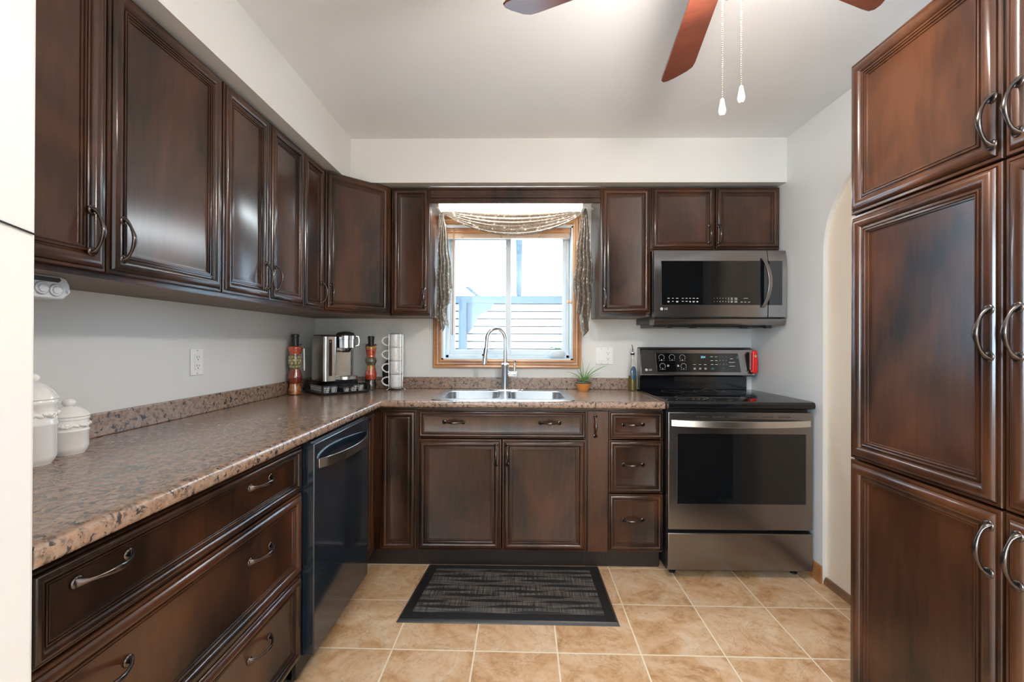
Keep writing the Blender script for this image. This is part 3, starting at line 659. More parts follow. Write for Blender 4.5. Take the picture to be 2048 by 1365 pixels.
# vertical bow handle
b = bow_handle(.0, .288, 0, .045, .010, .022, 22)
b.xf(Matrix.Translation((2.800, -.399, 1.432)) @ Matrix.Rotation(R(-90), 4, 'Y')); 
for v in b.v:
    u = (v.z - 1.432) / .288; v.x += .020 * (1 - (2 * u - 1) ** 2) - .015
mp_(b, 'handle', M['steel'], md, smooth=40, bevel=.003)
b = MB(); y = -.4030
for i, (x, w_) in enumerate(((2.245, .012), (2.270, .009), (2.295, .013), (2.327, .011), (2.349, .011), (2.369, .009), (2.390, .012), (2.411, .011))):
    b.box(x - w_ / 2, y, 1.484, x + w_ / 2, y + .0003, 1.487); b.box(x - w_ / 2, y, 1.4665, x + w_ / 2, y + .0003, 1.4695)
    if i in (0, 2, 5, 6, 7): b.box(x - w_ / 2 + .001, y, 1.462, x + w_ / 2 - .001, y + .0003, 1.4645)
for j, row in enumerate(('12345', '67890')):
    for i, ch in enumerate(row): b.text(ch, 2.508 + i * .0165, y, 1.486 - j * .019, .0085)
for i, (x, w_) in enumerate(((2.590, .006), (2.608, .011), (2.632, .016))):
    for z in (1.487, 1.480, 1.470, 1.463): b.box(x - w_ / 2, y, z - .001, x + w_ / 2, y + .0003, z + .0015)
for x in (2.665, 2.685, 2.707): b.box(x - .006, y, 1.463, x + .006, y + .0003, 1.4655)
b.box(2.677, y, 1.485, 2.701, y + .0003, 1.487)
mp_(b, 'lettering', M['mark'], dg, smooth=0)
b = MB(); logo(b, 2.206, 1.424, -.4022, .0085); mp_(b, 'emblem', M['mark'], md, smooth=0)
b = MB(); logo_cut(b, 2.206, 1.424, -.4025, .0085); mp_(b, 'emblem_lettering', M['dark'], md, smooth=0)
b = MB(); b.arc((2.885, 1.424), .0055, .0065, 0, 2 * PI, -.4022); b.box(2.880, -.4022, 1.4235, 2.890, -.4019, 1.4245); mp_(b, 'badge', M['mark_dim'], pn, smooth=0)

# ------------------------------------------------------------------ pantry
PX = 2.42
py = lambda y: -1.570 - y
cabinet('pantry_cabinet', 'tall dark pantry cabinet at the right edge with paired doors', 'pantry cabinet', (PX, -1.570, 0), R(-90), .860, .10, 2.090, WX - PX - .001,
        [('door', .004, 1.623, .425, 2.084, .069, [(.4125, 1.708, False)]), ('door', .432, 1.623, .855, 2.084, .069, [(.463, 1.712, False)]),
         ('door', .004, .878, .425, 1.617, .069, [(.4075, 1.251, False)]), ('door', .432, .878, .855, 1.617, .069, [(.463, 1.252, False)]),
         ('door', .004, .106, .425, .872, .069, [(.4075, .784, False)]), ('door', .432, .106, .855, .872, .069, [(.463, .786, False)])], toe=1)

# ------------------------------------------------------------------ ceiling fan
fn = thing('ceiling_fan', 'ceiling fan with red-brown wooden blades and frosted light bowl', 'ceiling fan', FAN)
b = MB(); b.lathe([(.065, CH - FAN.z), (.06, CH - FAN.z - .025), (.02, CH - FAN.z - .04), (.012, CH - FAN.z - .045), (.012, .09), (.0, .09)], FAN, 28); b.build('downrod', M['brushed'], fn, world=True)
b = MB(); b.lathe([(0, .09), (.05, .085), (.10, .06), (.115, .03), (.11, 0), (.08, -.025), (.05, -.04), (0, -.04)], FAN, 36); b.build('motor', M['brushed'], fn, world=True)
for k, deg in enumerate((19, 82, 155.5, 229, 302)):
    b = MB(); out_ = [(.15, -.034), (.17, -.044), (.515, -.054), (.540, -.051), (.558, -.036), (.582, .006), (.590, .030), (.588, .046), (.575, .055), (.55, .056), (.17, .044), (.15, .034)]
    b.prism(out_, 'z', -.003, .003); b.xf(Matrix.Rotation(R(deg), 4, 'Z') @ Matrix.Rotation(R(-12), 4, 'X'))
    bl = b.build('blade', M['blade'], fn, bevel=.002)
    b = MB(); b.box(.06, -.012, .004, .185, .012, .012); b.box(.155, -.03, .0035, .20, .03, .009); b.xf(Matrix.Rotation(R(deg), 4, 'Z') @ Matrix.Rotation(R(-12), 4, 'X')); b.build('blade_bracket', M['brushed'], bl, smooth=0)
b = MB(); b.lathe([(0, -.04), (.06, -.04), (.070, -.055), (.070, -.066), (.0, -.066)], FAN, 28); b.build('light_collar', M['brushed'], fn, world=True)
b = MB(); b.lathe([(.012, -.131), (.035, -.115), (.065, -.098), (.095, -.080), (.105, -.070)], FAN, 40, False); b.build('light_bowl', M['shade'], fn, world=True)
b = MB(); b.lathe([(0, -.163), (.005, -.160), (.012, -.151), (.009, -.144), (.015, -.139), (.016, -.133), (.003, -.129), (.003, -.075), (0, -.075)], FAN, 20, False); b.build('finial', M['brushed'], fn, world=True)
for x, y, zt, zb in ((1.872, -1.871, 2.155, 1.822), (1.918, -1.871, 2.155, 1.853)):
    b = MB(); z = zt
    while z > zb: b.sphere((x, y, z), .0018, 6); z -= .0052
    b.tube([(x, y, zt), (x, y, zb)], .0006, 4)
    ch = b.build('pull_chain', M['chain'], fn, world=True)
    b = MB(); b.lathe([(0, 0), (.004, -.002), (.0055, -.012), (.009, -.030), (.0075, -.038), (.004, -.042), (0, -.042)], (x, y, zb), 16); b.build('pull_knob', M['white'], ch, world=True)

# ------------------------------------------------------------------ housing added around the unseen dining-side fill light
t = thing('fill_light_housing', 'round white housing of the added fill light over the dining area', 'light fixture', (.50, -4.7, CH))
b = MB(); b.lathe([(0, 0), (.28, 0), (.28, -.03), (.26, -.04), (0, -.04)], (0, 0, 0), 32); b.build('housing', M['white'], t)

# ------------------------------------------------------------------ curtain scarf, blind
sw = thing('window_scarf', 'sheer patterned brown scarf swagged over the sink window with two tails', 'curtain', (1.335, -.125, 2.09))
xl, xr = .872, 1.806
def swag(u, v):
    shp = 1 - (2 * u - 1) ** 2; shp = shp ** .9
    sag = .035 + .125 * v
    return (xl + (xr - xl) * u, -.105 - .028 * shp * (.5 + .5 * math.sin(v * 2 * PI * 5.5)) - .01 * v, 2.092 - .035 * (1 - shp) * v * 0 - sag * shp + .004 * math.sin(v * 40 + u * 3) * shp - .014 * v)
b = MB(); b.grid(swag, 60, 60); b.build('swag', M['voile'], sw, world=True, smooth=180, rec=False)
b = MB(); b.tube([swag(i / 50, 1) for i in range(51)], .0016, 6); b.build('hem', M['hem'], sw, world=True, smooth=60)
def interp(pts, x):
    if x <= pts[0][0]: return pts[0][1]
    for (a, c), (d, e) in zip(pts, pts[1:]):
        if x <= d: return c + (e - c) * (x - a) / (d - a)
    return pts[-1][1]
def tail(name, ax, az, x0, x1, bot, npl, ph):
    def f(u, v):
        zb = interp(bot, x0 + (x1 - x0) * u) + .012 * math.sin(u * 2 * PI * npl + ph)
        z = az - (az - zb) * v
        sp = min(1, ((az - z) / .46)) ** .5
        x = ax + (x0 + (x1 - x0) * u - ax) * sp
        ruf = .006 * math.sin(u * 37 + 2) * max(0, v - .7) / .3
        return (x + ruf + .004 * math.sin(z * 30) * sp, -.135 - .020 * sp * math.sin(u * 2 * PI * npl + ph) * 1.35 - .008 * max(0, v - .6) * math.sin(u * 50 + v * 20), z)
    b = MB(); b.grid(f, 90, 60); o = b.build(name, M['voile'], sw, world=True, smooth=180, rec=False)
    b = MB(); b.tube([f(i / 90, 1) for i in range(91)], .0013, 5); b.build('hem', M['hem'], o, world=True, smooth=60)
tail('tail', .873, 2.088, .850, .946, [(.850, 1.44), (.862, 1.36), (.873, 1.30), (.888, 1.30), (.90, 1.36), (.914, 1.33), (.922, 1.44), (.934, 1.48), (.938, 1.56), (.946, 1.585)], 4, 0)
tail('tail', 1.806, 2.090, 1.727, 1.857, [(1.727, 1.63), (1.740, 1.53), (1.748, 1.50), (1.756, 1.40), (1.768, 1.42), (1.780, 1.29), (1.800, 1.275), (1.822, 1.305), (1.834, 1.40), (1.842, 1.52), (1.850, 1.60), (1.857, 1.64)], 4.5, 1)
b = MB(); b.tube([(.848, -.112, 2.094), (1.860, -.112, 2.094)], .006, 10); tag(b.build('curtain_rod', M['white']), 'thin white rod carrying the scarf above the window', 'curtain rod')
bd = thing('wooden_blind', 'raised honey wood blind at the top of the sink window', 'blind', (1.30, .04, 1.97))
b = MB(); b.prism([(.045, 2.006), (.018, 2.006), (.014, 2.000), (.014, 1.990), (.018, 1.986), (.018, 1.978), (.014, 1.972), (.016, 1.966), (.045, 1.966)], 'x', .878, 1.727); b.build('headrail', M['oak_h'], bd, world=True)
b = MB(); 
for k in range(5): b.box(.882, .020, 1.936 + k * .0062, 1.723, .060, 1.9405 + k * .0062)
b.build('slats', mat('pale_wood_slats', (.70, .50, .36), .5), bd, world=True, smooth=0)
for x in (.999, 1.262, 1.518):
    b = MB(); b.lathe([(0, .014), (.004, .012), (.007, .004), (.0095, -.004), (.007, -.012), (0, -.014)], (x, .012, 1.945), 14); b.build('cord_button', M['tassel'], bd, world=True)
b = MB(); b.tube([(.938, .008, 2.0), (.936, .006, 1.6), (.932, .002, 1.275)], .0042, 8); b.build('tilt_wand', M['oak'], bd, world=True)
for dx, zb in ((0, 1.515), (.014, 1.512)):
    b = MB(); b.tube([(1.690 + dx * .4, .010, 1.97), (1.697 + dx, .008, 1.75), (1.712 + dx, .006, zb)], .0013, 5); c_ = b.build('pull_cord', M['cord'], bd, world=True)
    b = MB(); b.lathe([(0, .012), (.004, .010), (.009, 0), (.010, -.008), (.006, -.013), (0, -.013)], (1.712 + dx * 1.4, .006, zb - .010), 14); b.build('tassel', M['tassel'], c_, world=True)
# planter on sill
t = thing('glass_planter', 'small frosted glass planter with succulents on the window sill', 'planter', (1.645, .045, WZ0 + .010))
z0_ = WZ0 + .0105
b = MB(); b.lathe([(0, 0), (.036, 0), (.050, .012), (.052, .030), (.044, .048), (.036, .056), (.033, .054), (.040, .044), (.046, .028), (.042, .012), (0, .008)], (1.645, .045, z0_), 28, False, 1.05, .7); b.build('bowl', M['paleblue'], t, world=True)
b = MB(); b.lathe([(0, .010), (.034, .012), (.038, .028), (0, .034)], (1.645, .045, z0_), 20, False, 1.05, .7); b.build('gravel', M['grey'], t, world=True)
for cx, h_ in ((-.040, .045), (-.010, .034), (.012, .030)):
    b = MB(); b.tube([(1.645 + cx * .6, .045, z0_ + .03), (1.645 + cx, .043, z0_ + .045 + h_ * .6)], .0014, 5)
    for k in range(9):
        a = 2 * PI * k / 9 + cx * 30; q = Vector((1.645 + cx, .043, z0_ + .045 + h_ * .6)); d = Vector((math.cos(a) * .012, math.sin(a) * .008, .006 + .003 * math.sin(3 * a)))
        b.tube([q, q + d * .6, q + d], [.0012, .0028, .0004], 6)
    b.build('succulent', M['leaf'], t, world=True)

# ------------------------------------------------------------------ outlets
def plate(name, label, M4, w, h, gangs):
    t = thing(name, label, 'outlet', M4.translation, 0)
    R4 = Matrix.Translation(-M4.translation) @ M4
    b = MB(); b.box(-w / 2, -.006, -h / 2, w / 2, -.0005, h / 2); b.xf(R4); b.build('cover_plate', M['white'], t, smooth=30, bevel=.003, seg=3)
    for gx, kind in gangs:
        b = MB(); b.box(gx - .0175, -.0085, -.034, gx + .0175, -.006, .034); b.xf(R4); g = b.build('rocker_switch' if kind == 's' else 'receptacle', M['white'], t, smooth=0, bevel=.001)
        if kind == 'o':
            for zz in (.017, -.019):
                b = MB(); b.box(gx - .0075, -.009, zz - .001, gx - .0055, -.0083, zz + .008); b.box(gx + .005, -.009, zz, gx + .007, -.0083, zz + .007); b.arc((gx, zz - .007), 0, .0028, 0, 2 * PI, -.009, 10); b.xf(R4); b.build('slot', M['dark'], g, smooth=0)
        b = MB()
        for zz in (.049, -.049): 
            q = MB(); q.lathe([(0, .001), (.003, .0006), (.003, 0)], (0, 0, 0), 10); q.xf(Matrix.Translation((gx, -.006, zz)) @ Matrix.Rotation(R(90), 4, 'X')); q.xf(R4); q.build('screw', M['grey'], t)
plate('wall_outlet', 'white duplex outlet on the left wall above the worktop', Matrix.Translation((0, -1.092, 1.138)) @ Matrix.Rotation(R(90), 4, 'Z'), .072, .114, [(0, 'o')])
plate('switch_outlet', 'white plate with rocker switch and outlet right of the window', Matrix.Translation((1.956, 0, 1.138)), .116, .114, [(-.023, 's'), (.023, 'o')])

# ------------------------------------------------------------------ under-cabinet radio, cord
t = thing('under_cabinet_radio', 'silver radio with two round dials mounted under the left wall cabinet', 'radio', (.15, -2.0, 1.33))
b = MB(); b.prism([(-2.255, 1.328), (-1.872, 1.328), (-1.853, 1.346), (-1.856, 1.366), (-1.864, 1.380), (-1.878, 1.3845), (-2.255, 1.3845)], 'x', .05, .25); b.build('casing', M['silver'], t, world=True, smooth=35, bevel=.004, seg=3)
b = MB(); b.prism([(-2.24, 1.369), (-1.885, 1.369), (-1.879, 1.374), (-1.882, 1.380), (-2.24, 1.380)], 'x', .2495, .2515); b.build('display_slot', M['dark'], t, world=True, smooth=0)
for y, z, r_ in ((-1.922, 1.352, .0150), (-1.890, 1.350, .0150), (-1.863, 1.349, .0045)):
    Mk = Matrix.Translation((.250, y, z)) @ Matrix.Rotation(R(90), 4, 'Y')
    b = MB(); b.lathe([(r_, 0), (r_, .0030), (r_ * .92, .0042), (r_ * .88, .0030), (r_ * .60, .0030), (r_ * .58, .0048), (0, .0050)], (0, 0, 0), 28, False); b.xf(Mk); kn = b.build('dial' if r_ > .01 else 'button', M['silver'], t, world=True)
    if r_ > .01:
        b = MB(); b.lathe([(r_ + .0010, 0), (r_ + .0010, .0008), (r_ - .0002, .0008)], (0, 0, 0), 28, False); b.lathe([(r_ * .61, .0032), (r_ * .68, .0032)], (0, 0, 0), 28, False); b.xf(Mk); b.build('dial_ring', M['grey'], kn, world=True)
b = MB(); b.tube([(.6505, -2.90, 1.500), (.6505, -2.343, 1.3965), (.6505, -2.2915, 1.387)], .0016, 6); tag(b.build('cord', M['blackplastic']), 'thin dark cord running down the wall edge at far left', 'cord')

# ------------------------------------------------------------------ canisters
def canister(label, x, y, r, h, knob, group=None):
    t = thing('canister', label, 'canister', (x, y, TZ + .0005)); k = r / .056
    b = MB(); b.lathe([(0, .001), (r * .80, 0), (r * .83, .004), (r * .93, .010), (r, .020), (r, h * .58), (r * 1.04, h * .60), (r * 1.05, h * .63), (r * .99, h * .66), (r * 1.01, h * .80), (r * 1.0, h * .90), (r * 1.05, h * .92), (r * 1.05, h * .97), (r * .98, h), (0, h)], (0, 0, 0), 48); bo = b.build('jar', M['ceramic'], t, smooth=40)
    b = MB()
    for i in range(6):
        a = 2 * PI * i / 6
        for j, (da, dz, rs) in enumerate(((0, 0, .0105), (.17, .02, .0085), (.16, -.03, .0080), (-.17, .01, .0080))):
            aa = a + da; q = MB(); q.sphere((0, 0, 0), rs * k, 12, .8); q.xf(Matrix.Translation((r * .985 * math.cos(aa), r * .985 * math.sin(aa), h * (.765 + dz)))); b.add(q.v, q.f)
        for da, tilt in ((.38, .5), (.62, -.45)):
            aa = a + da; q = MB(); q.sphere((0, 0, 0), 1, 12)
            q.xf(Matrix.Translation((r * 1.0 * math.cos(aa), r * 1.0 * math.sin(aa), h * .76)) @ Matrix.Rotation(aa, 4, 'Z') @ Matrix.Rotation(tilt, 4, 'X') @ Matrix.Diagonal((.0042 * k, .0125 * k, .0058 * k, 1))); b.add(q.v, q.f)
    b.build('fruit_relief', M['ceramic'], bo, smooth=60)
    b = MB(); b.lathe([(r * 1.06, h * .985), (r * 1.08, h * 1.0), (r * 1.05, h * 1.02), (r * .82, h * 1.13), (r * .55, h * 1.21), (r * .33, h * 1.245), (.008, h * 1.25), (0, h * 1.25)], (0, 0, .001), 48, False); b.lathe([(0, h * .985), (r * 1.06, h * .985)], (0, 0, .001), 48, False); ld = b.build('lid', M['ceramic'], t, smooth=40)
    b = MB(); zk = h * 1.25 + knob * .8; b.lathe([(knob * .5, -knob * .95)] + [(knob * 1.05 * math.cos(a), knob * .85 * math.sin(a)) for a in [R(q) for q in range(-60, 91, 15)]], (0, 0, zk), 28, False); b.build('knob', M['ceramic'], ld, smooth=60)
canister('short white ceramic canister with round-knob lid nearest the backsplash', .137, -1.749, .041, .104, .0140)
canister('tall white ceramic canister half hidden behind the wall edge', .158, -1.862, .047, .165, .0155)

# ------------------------------------------------------------------ infused bottles
def layer_mat(name, cols, scale): return speckle(name, cols, scale, .2, True)
LM = {'core': mat('brine_core', (.16, .13, .05), .4), 'red': layer_mat('red_pepper_filling', [(0, (.50, .035, .008)), (.5, (.75, .09, .012)), (.9, (.25, .01, .004))], 60),
      'olive': mat('olive_filling', (.36, .32, .13), .2, 0, Coat_Weight=1), 'maroon': layer_mat('maroon_filling', [(0, (.22, .02, .012)), (.5, (.35, .04, .02)), (.9, (.05, .006, .005))], 45),
      'orange': layer_mat('orange_filling', [(0, (.65, .25, .05)), (.5, (.55, .20, .06)), (.9, (.25, .08, .02))], 55), 'green': layer_mat('dark_green_filling', [(0, (.10, .11, .06)), (.5, (.17, .16, .09)), (.9, (.03, .035, .02))], 50),
      'gold': layer_mat('gold_filling', [(0, (.65, .32, .03)), (.6, (.55, .18, .02)), (.9, (.3, .08, .01))], 60), 'dark': layer_mat('dark_seed_filling', [(0, (.05, .045, .03)), (.9, (.012, .012, .01))], 80)}
def inf_bottle(label, x, y, prof, layers, cap0, cap1, cr, olives=None, leaves=False):
    if olives: layers = layers + [(olives[0] - .005, olives[1] + .004, 'core')]
    t = thing('infused_bottle', label, 'bottle', (x, y, TZ + .0005)); prof = [(q[0] * .92, q[1]) for q in prof]
    def rad(z): return interp([(q[1], q[0]) for q in prof], z)
    for z0, z1, mk in layers:
        n = 10; b = MB(); b.lathe([(0, z0)] + [(rad(z0 + (z1 - z0) * i / n) * (.6 if mk == 'core' else .95), z0 + (z1 - z0) * i / n) for i in range(n + 1)] + [(0, z1)], (0, 0, 0), 28, False); b.build('filling', LM[mk], t, smooth=50)
    if olives:
        z0, z1 = olives; z = z0 + .01; q = 0
        while z < z1:
            rr_ = rad(z) - .010
            for i in range(9):
                b = MB(); a = 2 * PI * i / 9 + q * .35; b.sphere((rr_ * math.cos(a), rr_ * math.sin(a), z), .0112, 12); b.build('olive', LM['olive'], t, smooth=60)
            z += .0185; q += 1
    n = 60; zt = prof[-1][1]
    b = MB(); b.lathe([(0, 0)] + [(rad(zt * i / n), zt * i / n) for i in range(n + 1)], (0, 0, 0), 32, False); b.build('glass', M['pane_gloss'], t, smooth=50)
    b = MB(); b.lathe([(0, cap0), (cr * 1.05, cap0), (cr, cap0 + .008), (cr, cap1 - .02), (cr * 1.12, cap1 - .018), (cr * 1.12, cap1 - .003), (cr * .9, cap1), (0, cap1)], (0, 0, 0), 24, False); c_ = b.build('wax_cap', M['blackplastic'], t)
    b = MB()
    for i in range(9 if leaves else 4):
        a = 2 * PI * i / 9; q = Vector((cr * math.cos(a), cr * math.sin(a), cap0 + .006)); d = Vector((math.cos(a + .3), math.sin(a + .3), .5 * math.sin(i * 2.3))) * .022
        b.tube([q, q + d * .5, q + d], [.001, .0035, .0005], 6, True, [.0008] * 3)
    b.tube([(cr * 1.1 * math.cos(a), cr * 1.1 * math.sin(a), cap0 + .006) for a in [2 * PI * k / 20 for k in range(21)]], .0015, 6); b.build('raffia_tie', M['dark'], c_)
    return t
M['pane_gloss'] = pane('bottle_glass', .10, (.97, .97, .95))
P1 = [(.040, 0), (.042, .022), (.034, .064), (.046, .102), (.031, .151), (.043, .192), (.036, .240), (.046, .276), (.042, .283), (.018, .286)]
t = inf_bottle('wavy infused bottle with red, olive and maroon layers left of the coffee maker', .062, -.385, P1, [(.004, .064, 'orange'), (.064, .150, 'maroon'), (.236, .284, 'red')], .284, .356, .0195, (.155, .232))
b = MB(); b.tube([(.050, .005, .27), (.052, .006, .14)], .004, 6, True, [.0015, .0015]); b.build('paper_label', M['white'], t)
P2 = [(.038, 0), (.040, .03), (.034, .06), (.042, .100), (.028, .158), (.042, .188), (.029, .220), (.040, .278), (.036, .284), (.016, .287)]
inf_bottle('wavy infused bottle with red and amber layers right of the coffee maker', .418, -.110, P2, [(.004, .068, 'dark'), (.068, .128, 'red'), (.128, .160, 'gold'), (.160, .212, 'green'), (.212, .262, 'red'), (.262, .285, 'gold')], .285, .349, .0185, None, True)

# ------------------------------------------------------------------ pod drawer and coffee maker
t = thing('pod_drawer', 'black wire coffee pod drawer under the coffee maker', 'pod drawer', (.250, -.245, TZ + .0005), R(45))
hw_ = .143
b = MB(); b.box(-hw_, -hw_, .055, hw_, hw_, .062); b.build('top_panel', M['gloss'], t, smooth=0, bevel=.002)
b = MB(); b.box(-hw_, -hw_, .004, hw_, hw_, .012); b.build('base_panel', M['blackplastic'], t, smooth=0)
for sx in (-1, 1):
    for sy in (-1, 1):
        b = MB(); b.box(sx * hw_, sy * hw_, 0, sx * (hw_ - .010), sy * (hw_ - .010), .055); b.build('post', M['blackplastic'], t, smooth=0)
b = MB()
for k in range(3): z = .022 + k * .012; b.tube([(-hw_ + .01, -hw_ + .003, z), (hw_ - .01, -hw_ + .003, z)], .0013, 5)
for k in range(9):
    x = -hw_ + .02 + k * .028; b.tube([(x, -hw_ + .003, .014), (x + .012, -hw_ + .003, .052)], .0013, 5)
b.box(-.045, -hw_ - .002, .040, .045, -hw_ + .004, .054)
b.build('wire_front', M['blackplastic'], t)
b = MB()
for k in range(3): z = .022 + k * .012; b.tube([(-hw_ + .003, -hw_ + .01, z), (-hw_ + .003, hw_ - .01, z)], .0013, 5)
b.build('wire_side', M['blackplastic'], t)
pod_m = mat('pale_blue_foil', (.42, .55, .63), .3)
first = None
Rz = Matrix.Rotation(R(45), 4, 'Z')
for k, (px_, py_) in enumerate([(-.105, -.105), (-.060, -.105), (.015, -.105), (.060, -.105), (.105, -.105), (-.105, -.058), (-.105, -.010), (-.105, .04), (-.105, .09)]):
    if first is None:
        first = thing('coffee_pod', 'pale blue-lidded coffee pod inside the black wire drawer', 'coffee pod', (0, 0, 0), 0, 'coffee pods in the wire drawer')
        b = MB(); b.lathe([(0, 0), (.017, 0), (.021, .034), (0, .034)], (0, 0, 0), 20, False); b.build('cup', M['white'], first)
        b = MB(); b.lathe([(0, .0375), (.0235, .037), (.0235, .034), (0, .034)], (0, 0, 0), 20, False); b.build('foil_lid', pod_m, first); o = first
    else: o = copy_tree(first)
    o.location = Vector((.250, -.245, TZ + .013)) + Rz @ Vector((px_, py_, 0))
cz_ = TZ + .0630
cm = thing('coffee_maker', 'silver and chrome single-serve coffee maker on the pod drawer', 'coffee maker', (.250, -.232, cz_), R(48))
b = MB(); b.lathe([(0, 0), (.118, 0), (.120, .006), (.112, .014), (0, .014)], (0, -.005, 0), 40, False, 1.0, .95); b.build('base', M['blackplastic'], cm)
def rbox(x0, y0, x1, y1, r, z0, z1, top=.006):
    b = MB(); L = [rrect(x0, y0, x1, y1, r, z0, 8), rrect(x0, y0, x1, y1, r, z1 - top, 8), rrect(x0 + top, y0 + top, x1 - top, y1 - top, max(r - top, .002), z1, 8)]; nn = len(L[0])
    b.add([p for l in L for p in l], [(i * nn + k, i * nn + (k + 1) % nn, (i + 1) * nn + (k + 1) % nn, (i + 1) * nn + k) for i in range(2) for k in range(nn)] + [list(range(nn))[::-1], [2 * nn + k for k in range(nn)]]); return b
rbox(-.128, -.098, -.050, .085, .016, .014, .285).build('water_tank', M['brushed'], cm, smooth=40)
b = MB(); b.box(-.100, -.1000, .045, -.080, -.0975, .262); b.build('water_window', M['gloss'], cm, smooth=0, bevel=.002)
b = MB(); b.box(-.094, -.1006, .246, -.088, -.0999, .250); b.build('fill_mark', M['mark'], cm, smooth=0)
rbox(-.122, -.092, -.052, .080, .016, .286, .291, .002).build('tank_lid', M['blackplastic'], cm, smooth=40)
rbox(-.050, .004, .126, .100, .045, .014, .288).build('housing', M['brushed'], cm, smooth=40)
b = MB(); b.box(-.050, -.06, .205, -.030, .02, .285); b.build('head_bracket', M['blackplastic'], cm, smooth=0, bevel=.004)
b = MB(); b.lathe([(0, .192), (.030, .192), (.045, .204), (.058, .212), (.058, .262), (.061, .264), (.061, .286), (.058, .290), (.050, .300), (.030, .308), (0, .311)], (.033, -.038, 0), 44, False); hd = b.build('brew_head', M['chrome'], cm, smooth=35)
b = MB(); b.lathe([(0, .184), (.022, .184), (.032, .193), (0, .196)], (.033, -.038, 0), 28, False); b.build('nozzle', M['blackplastic'], hd)
b = MB(); b.lathe([(.060, .2875), (.050, .3035), (.030, .311), (0, .314)], (.033, -.036, 0), 36, False); b.build('top_cover', M['blackplastic'], hd)
b = MB(); b.tube([(.085, -.045, .285), (.108, -.055, .283), (.112, -.058, .255), (.110, -.056, .228), (.092, -.05, .222)], .005, 10); b.build('lift_handle', M['chrome'], hd)
b = MB(); b.lathe([(0, .014), (.074, .014), (.078, .018), (.078, .036), (.072, .040), (0, .040)], (.030, -.030, 0), 44, False); b.build('drip_tray', M['brushed'], cm, smooth=35)
for k, (x, z) in enumerate(((.072, .180), (.088, .180), (.104, .180), (.088, .168))):
    b = MB(); b.lathe([(0, .001), (.0028, .001), (.0028, 0)], (0, 0, 0), 10, False); b.xf(Matrix.Translation((x, .0095 + (.006 if x > .09 else 0), z)) @ Matrix.Rotation(R(90), 4, 'X')); b.build('button_light', M['mark'], cm)

# ------------------------------------------------------------------ mugs on a wire stand
mx, my = .578, -.098
t = thing('mug_rack', 'chrome wire rack holding a stack of four white mugs', 'mug rack', (mx, my, TZ + .0005))
for a in (40, 140, 220, 320):
    a = R(a); x, y = .0485 * math.cos(a), .0485 * math.sin(a)
    b = MB(); b.tube([(x, y, .008), (x, y, .365)], .0016, 8); b.tube([(x * 1.35, y * 1.35, .0035), (x * 1.2, y * 1.2, .0035), (x, y, .010)], .0022, 8); b.build('upright', M['chrome'], t)
for z in (.012, .365):
    b = MB(); b.tube([(.0485 * math.cos(a), .0485 * math.sin(a), z) for a in [2 * PI * k / 28 for k in range(29)]], .0016, 8); b.build('ring', M['chrome'], t)
b = MB(); b.tube([(-.0485, 0, .012), (.0485, 0, .012)], .0016, 6); b.build('cross_bar', M['chrome'], t)
lab = ['topmost white mug of the stack in the wire rack', 'second white mug from the top in the wire rack', 'third white mug from the top in the wire rack', 'bottom white mug of the stack in the wire rack']
for k in range(4):
    m_ = thing('mug', lab[k], 'mug', (mx, my, TZ + .0150 + (3 - k) * .0870), 0, 'printed mugs in the wire rack')
    b = MB(); b.lathe([(0, 0), (.036, 0), (.0400, .006), (.0425, .014), (.0425, .0845), (.0405, .0855), (.0395, .083), (.0395, .012), (0, .008)], (0, 0, 0), 40, False); b.build('cup', M['mugs'], m_, smooth=40)
    b = MB(); b.tube([(-.041, 0, .066), (-.060, 0, .068), (-.080, 0, .060), (-.090, 0, .044), (-.082, 0, .026), (-.062, 0, .013), (-.041, 0, .014)], .0036, 10, True, [.0052] * 7, upv=(0, 1, 0))
    b.xf(Matrix.Rotation(R(8), 4, 'Z')); b.build('mug_handle', M['ceramic'], m_, smooth=60)
b = MB(); b.lathe([(0, 0), (.060, 0), (.066, .003), (.066, .006), (.058, .008), (0, .006)], (0, 0, 0), 40, False, 1, 1.55); b.xf(Matrix.Translation((.536, -.0300, TZ + .105)) @ Matrix.Rotation(R(87), 4, 'X'))
tag(b.build('trivet', M['blackplastic']), 'dark oval trivet leaning behind the mug rack', 'trivet')

# ------------------------------------------------------------------ aloe and oil bottle
t = thing('potted_aloe', 'small spiky aloe in an orange pot right of the sink', 'potted plant', (1.796, -.126, TZ + .0005))
b = MB(); b.lathe([(0, 0), (.030, 0), (.034, .006), (.046, .040), (.049, .052), (.046, .052), (.042, .046), (0, .046)], (0, 0, 0), 36, False); b.build('pot', M['terracotta'], t, smooth=40)
b = MB(); b.lathe([(.046, .050), (.052, .052), (.053, .059), (.049, .062), (.045, .060), (.044, .050)], (0, 0, 0), 36, False); b.build('rim', M['darkglaze'], t, smooth=40)
b = MB(); b.lathe([(0, .056), (.045, .056), (.045, .050), (0, .050)], (0, 0, 0), 24, False); b.build('soil', M['dark'], t)
LV = [((.155, -.005, .165), .012, .05), ((-.125, .0, .125), .006, .05), ((-.062, -.02, .225), .007, .0), ((-.012, .01, .225), .006, .0), ((.045, .01, .195), .006, .0), ((.110, -.04, .108), .006, .03), ((.12, .03, .115), .006, .04),
      ((-.05, .03, .145), .006, .01), ((.03, -.03, .13), .007, .0), ((.075, .02, .160), .009, .02), ((-.03, -.045, .12), .006, .01), ((-.08, -.03, .10), .005, .03)]
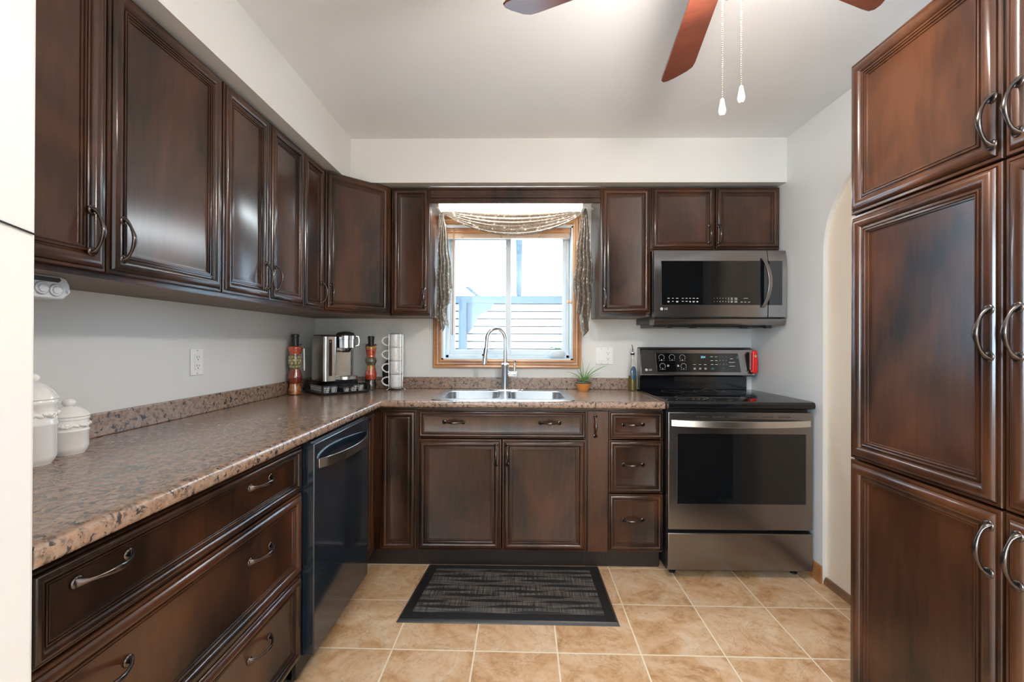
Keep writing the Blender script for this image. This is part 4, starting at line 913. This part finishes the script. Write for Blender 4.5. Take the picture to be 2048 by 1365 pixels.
for (ex_, ey_, ez_), w_, dr_ in LV:
    pts = []; rw_ = []; 
    for k in range(9):
        u = k / 8; pts.append((ex_ * (u ** 1.1) + .004 * math.sin(u * 3), ey_ * u, .056 + (ez_ - .056 + dr_) * u ** .85 - dr_ * u * u)); rw_.append(w_ * (1 - u ** 1.5) * (1 if u > .02 else .8) + .0005)
    b = MB(); b.tube(pts, rw_, 8, True, [r_ * .4 for r_ in rw_], upv=(0, 1, 0)); b.build('leaf', M['leaf'], t, smooth=60)
t = thing('oil_bottle', 'clear glass olive oil bottle with pour spout beside the range', 'bottle', (2.124, -.075, TZ + .0005))
b = MB(); b.lathe([(0, 0), (.026, 0), (.028, .004), (.028, .135), (.024, .165), (.013, .200), (.010, .215), (.010, .238), (.008, .238)], (0, 0, 0), 32, False); b.build('glass', M['pane_gloss'], t, smooth=40)
b = MB(); b.lathe([(0, .003), (.0255, .003), (.0255, .098), (0, .098)], (0, 0, 0), 28, False); b.build('olive_oil', mat('olive_oil', (.22, .155, .012), .08, 0, Transmission_Weight=.4), t, smooth=40)
q = MB(); q.grid(lambda u, v: (.0287 * math.sin((u - .5) * 1.7), -.0287 * math.cos((u - .5) * 1.7), .120 + .052 * (v - .5) * 1.6 * (1 if True else 0)), 16, 10)
ql = MB(); n = 24; vs = [(0, -.0288, .116)]
for i in range(n):
    a = 2 * PI * i / n; s_ = .021 * math.cos(a) / .0288; vs.append((.0288 * math.sin(s_), -.0288 * math.cos(s_), .116 + .044 * math.sin(a)))
ql.add(vs, [(0, 1 + i, 1 + (i + 1) % n) for i in range(n)]); ql.build('blue_label', mat('navy_label', (.012, .065, .12), .4), t)
b = MB(); b.lathe([(0, .232), (.012, .232), (.014, .244), (.008, .248), (.006, .250), (.0, .250)], (0, 0, 0), 20, False); c_ = b.build('stopper', M['blackplastic'], t)
b = MB(); b.lathe([(.014, .2445), (.014, .249), (.006, .251), (.0, .251)], (0, 0, 0), 20, False); b.tube([(0, 0, .250), (0, 0, .275), (-.003, -.002, .290), (-.006, -.004, .300)], [.0045, .0035, .0035, .003], 10); b.build('pour_spout', M['chrome'], c_)

# ------------------------------------------------------------------ mat
t = thing('anti_fatigue_mat', 'black woven-centre kitchen mat on the tiles in front of the sink', 'mat', (1.35, -.79, 0))
Q = [Vector((.848, -1.038, 0)), Vector((1.823, -1.044, 0)), Vector((1.818, -.550, 0)), Vector((.892, -.550, 0))]
def inset(d, z):
    c = sum(Q, Vector()) / 4; r_ = []
    for p in Q: r_.append((p.x + (d if p.x < c.x else -d), p.y + (d if p.y < c.y else -d), z))
    return r_
b = MB(); b.rings([inset(0, .0008), inset(.002, .004), inset(.012, .012), inset(.018, .013), inset(.020, .0122)]); b.build('rubber_border', M['rubber'], t, world=True, smooth=20)
b = MB(); b.rings([inset(.056, .0135), inset(.057, .0142)]); b.build('woven_centre', M['weave'], t, world=True, smooth=0)

# frame added around the unseen side fill light of the dining area
b = MB(); y0, y1, z0, z1 = -5.52, -4.28, .68, 2.22
for a, c, d, e in ((y0, z0, y1, z0 + .06), (y0, z1 - .06, y1, z1), (y0, z0, y0 + .06, z1), (y1 - .06, z0, y1, z1)): b.box(.001, a, c, .055, d, e)
w2 = struct(b.build('fill_light_frame', M['vinyl'], smooth=0, bevel=.003))
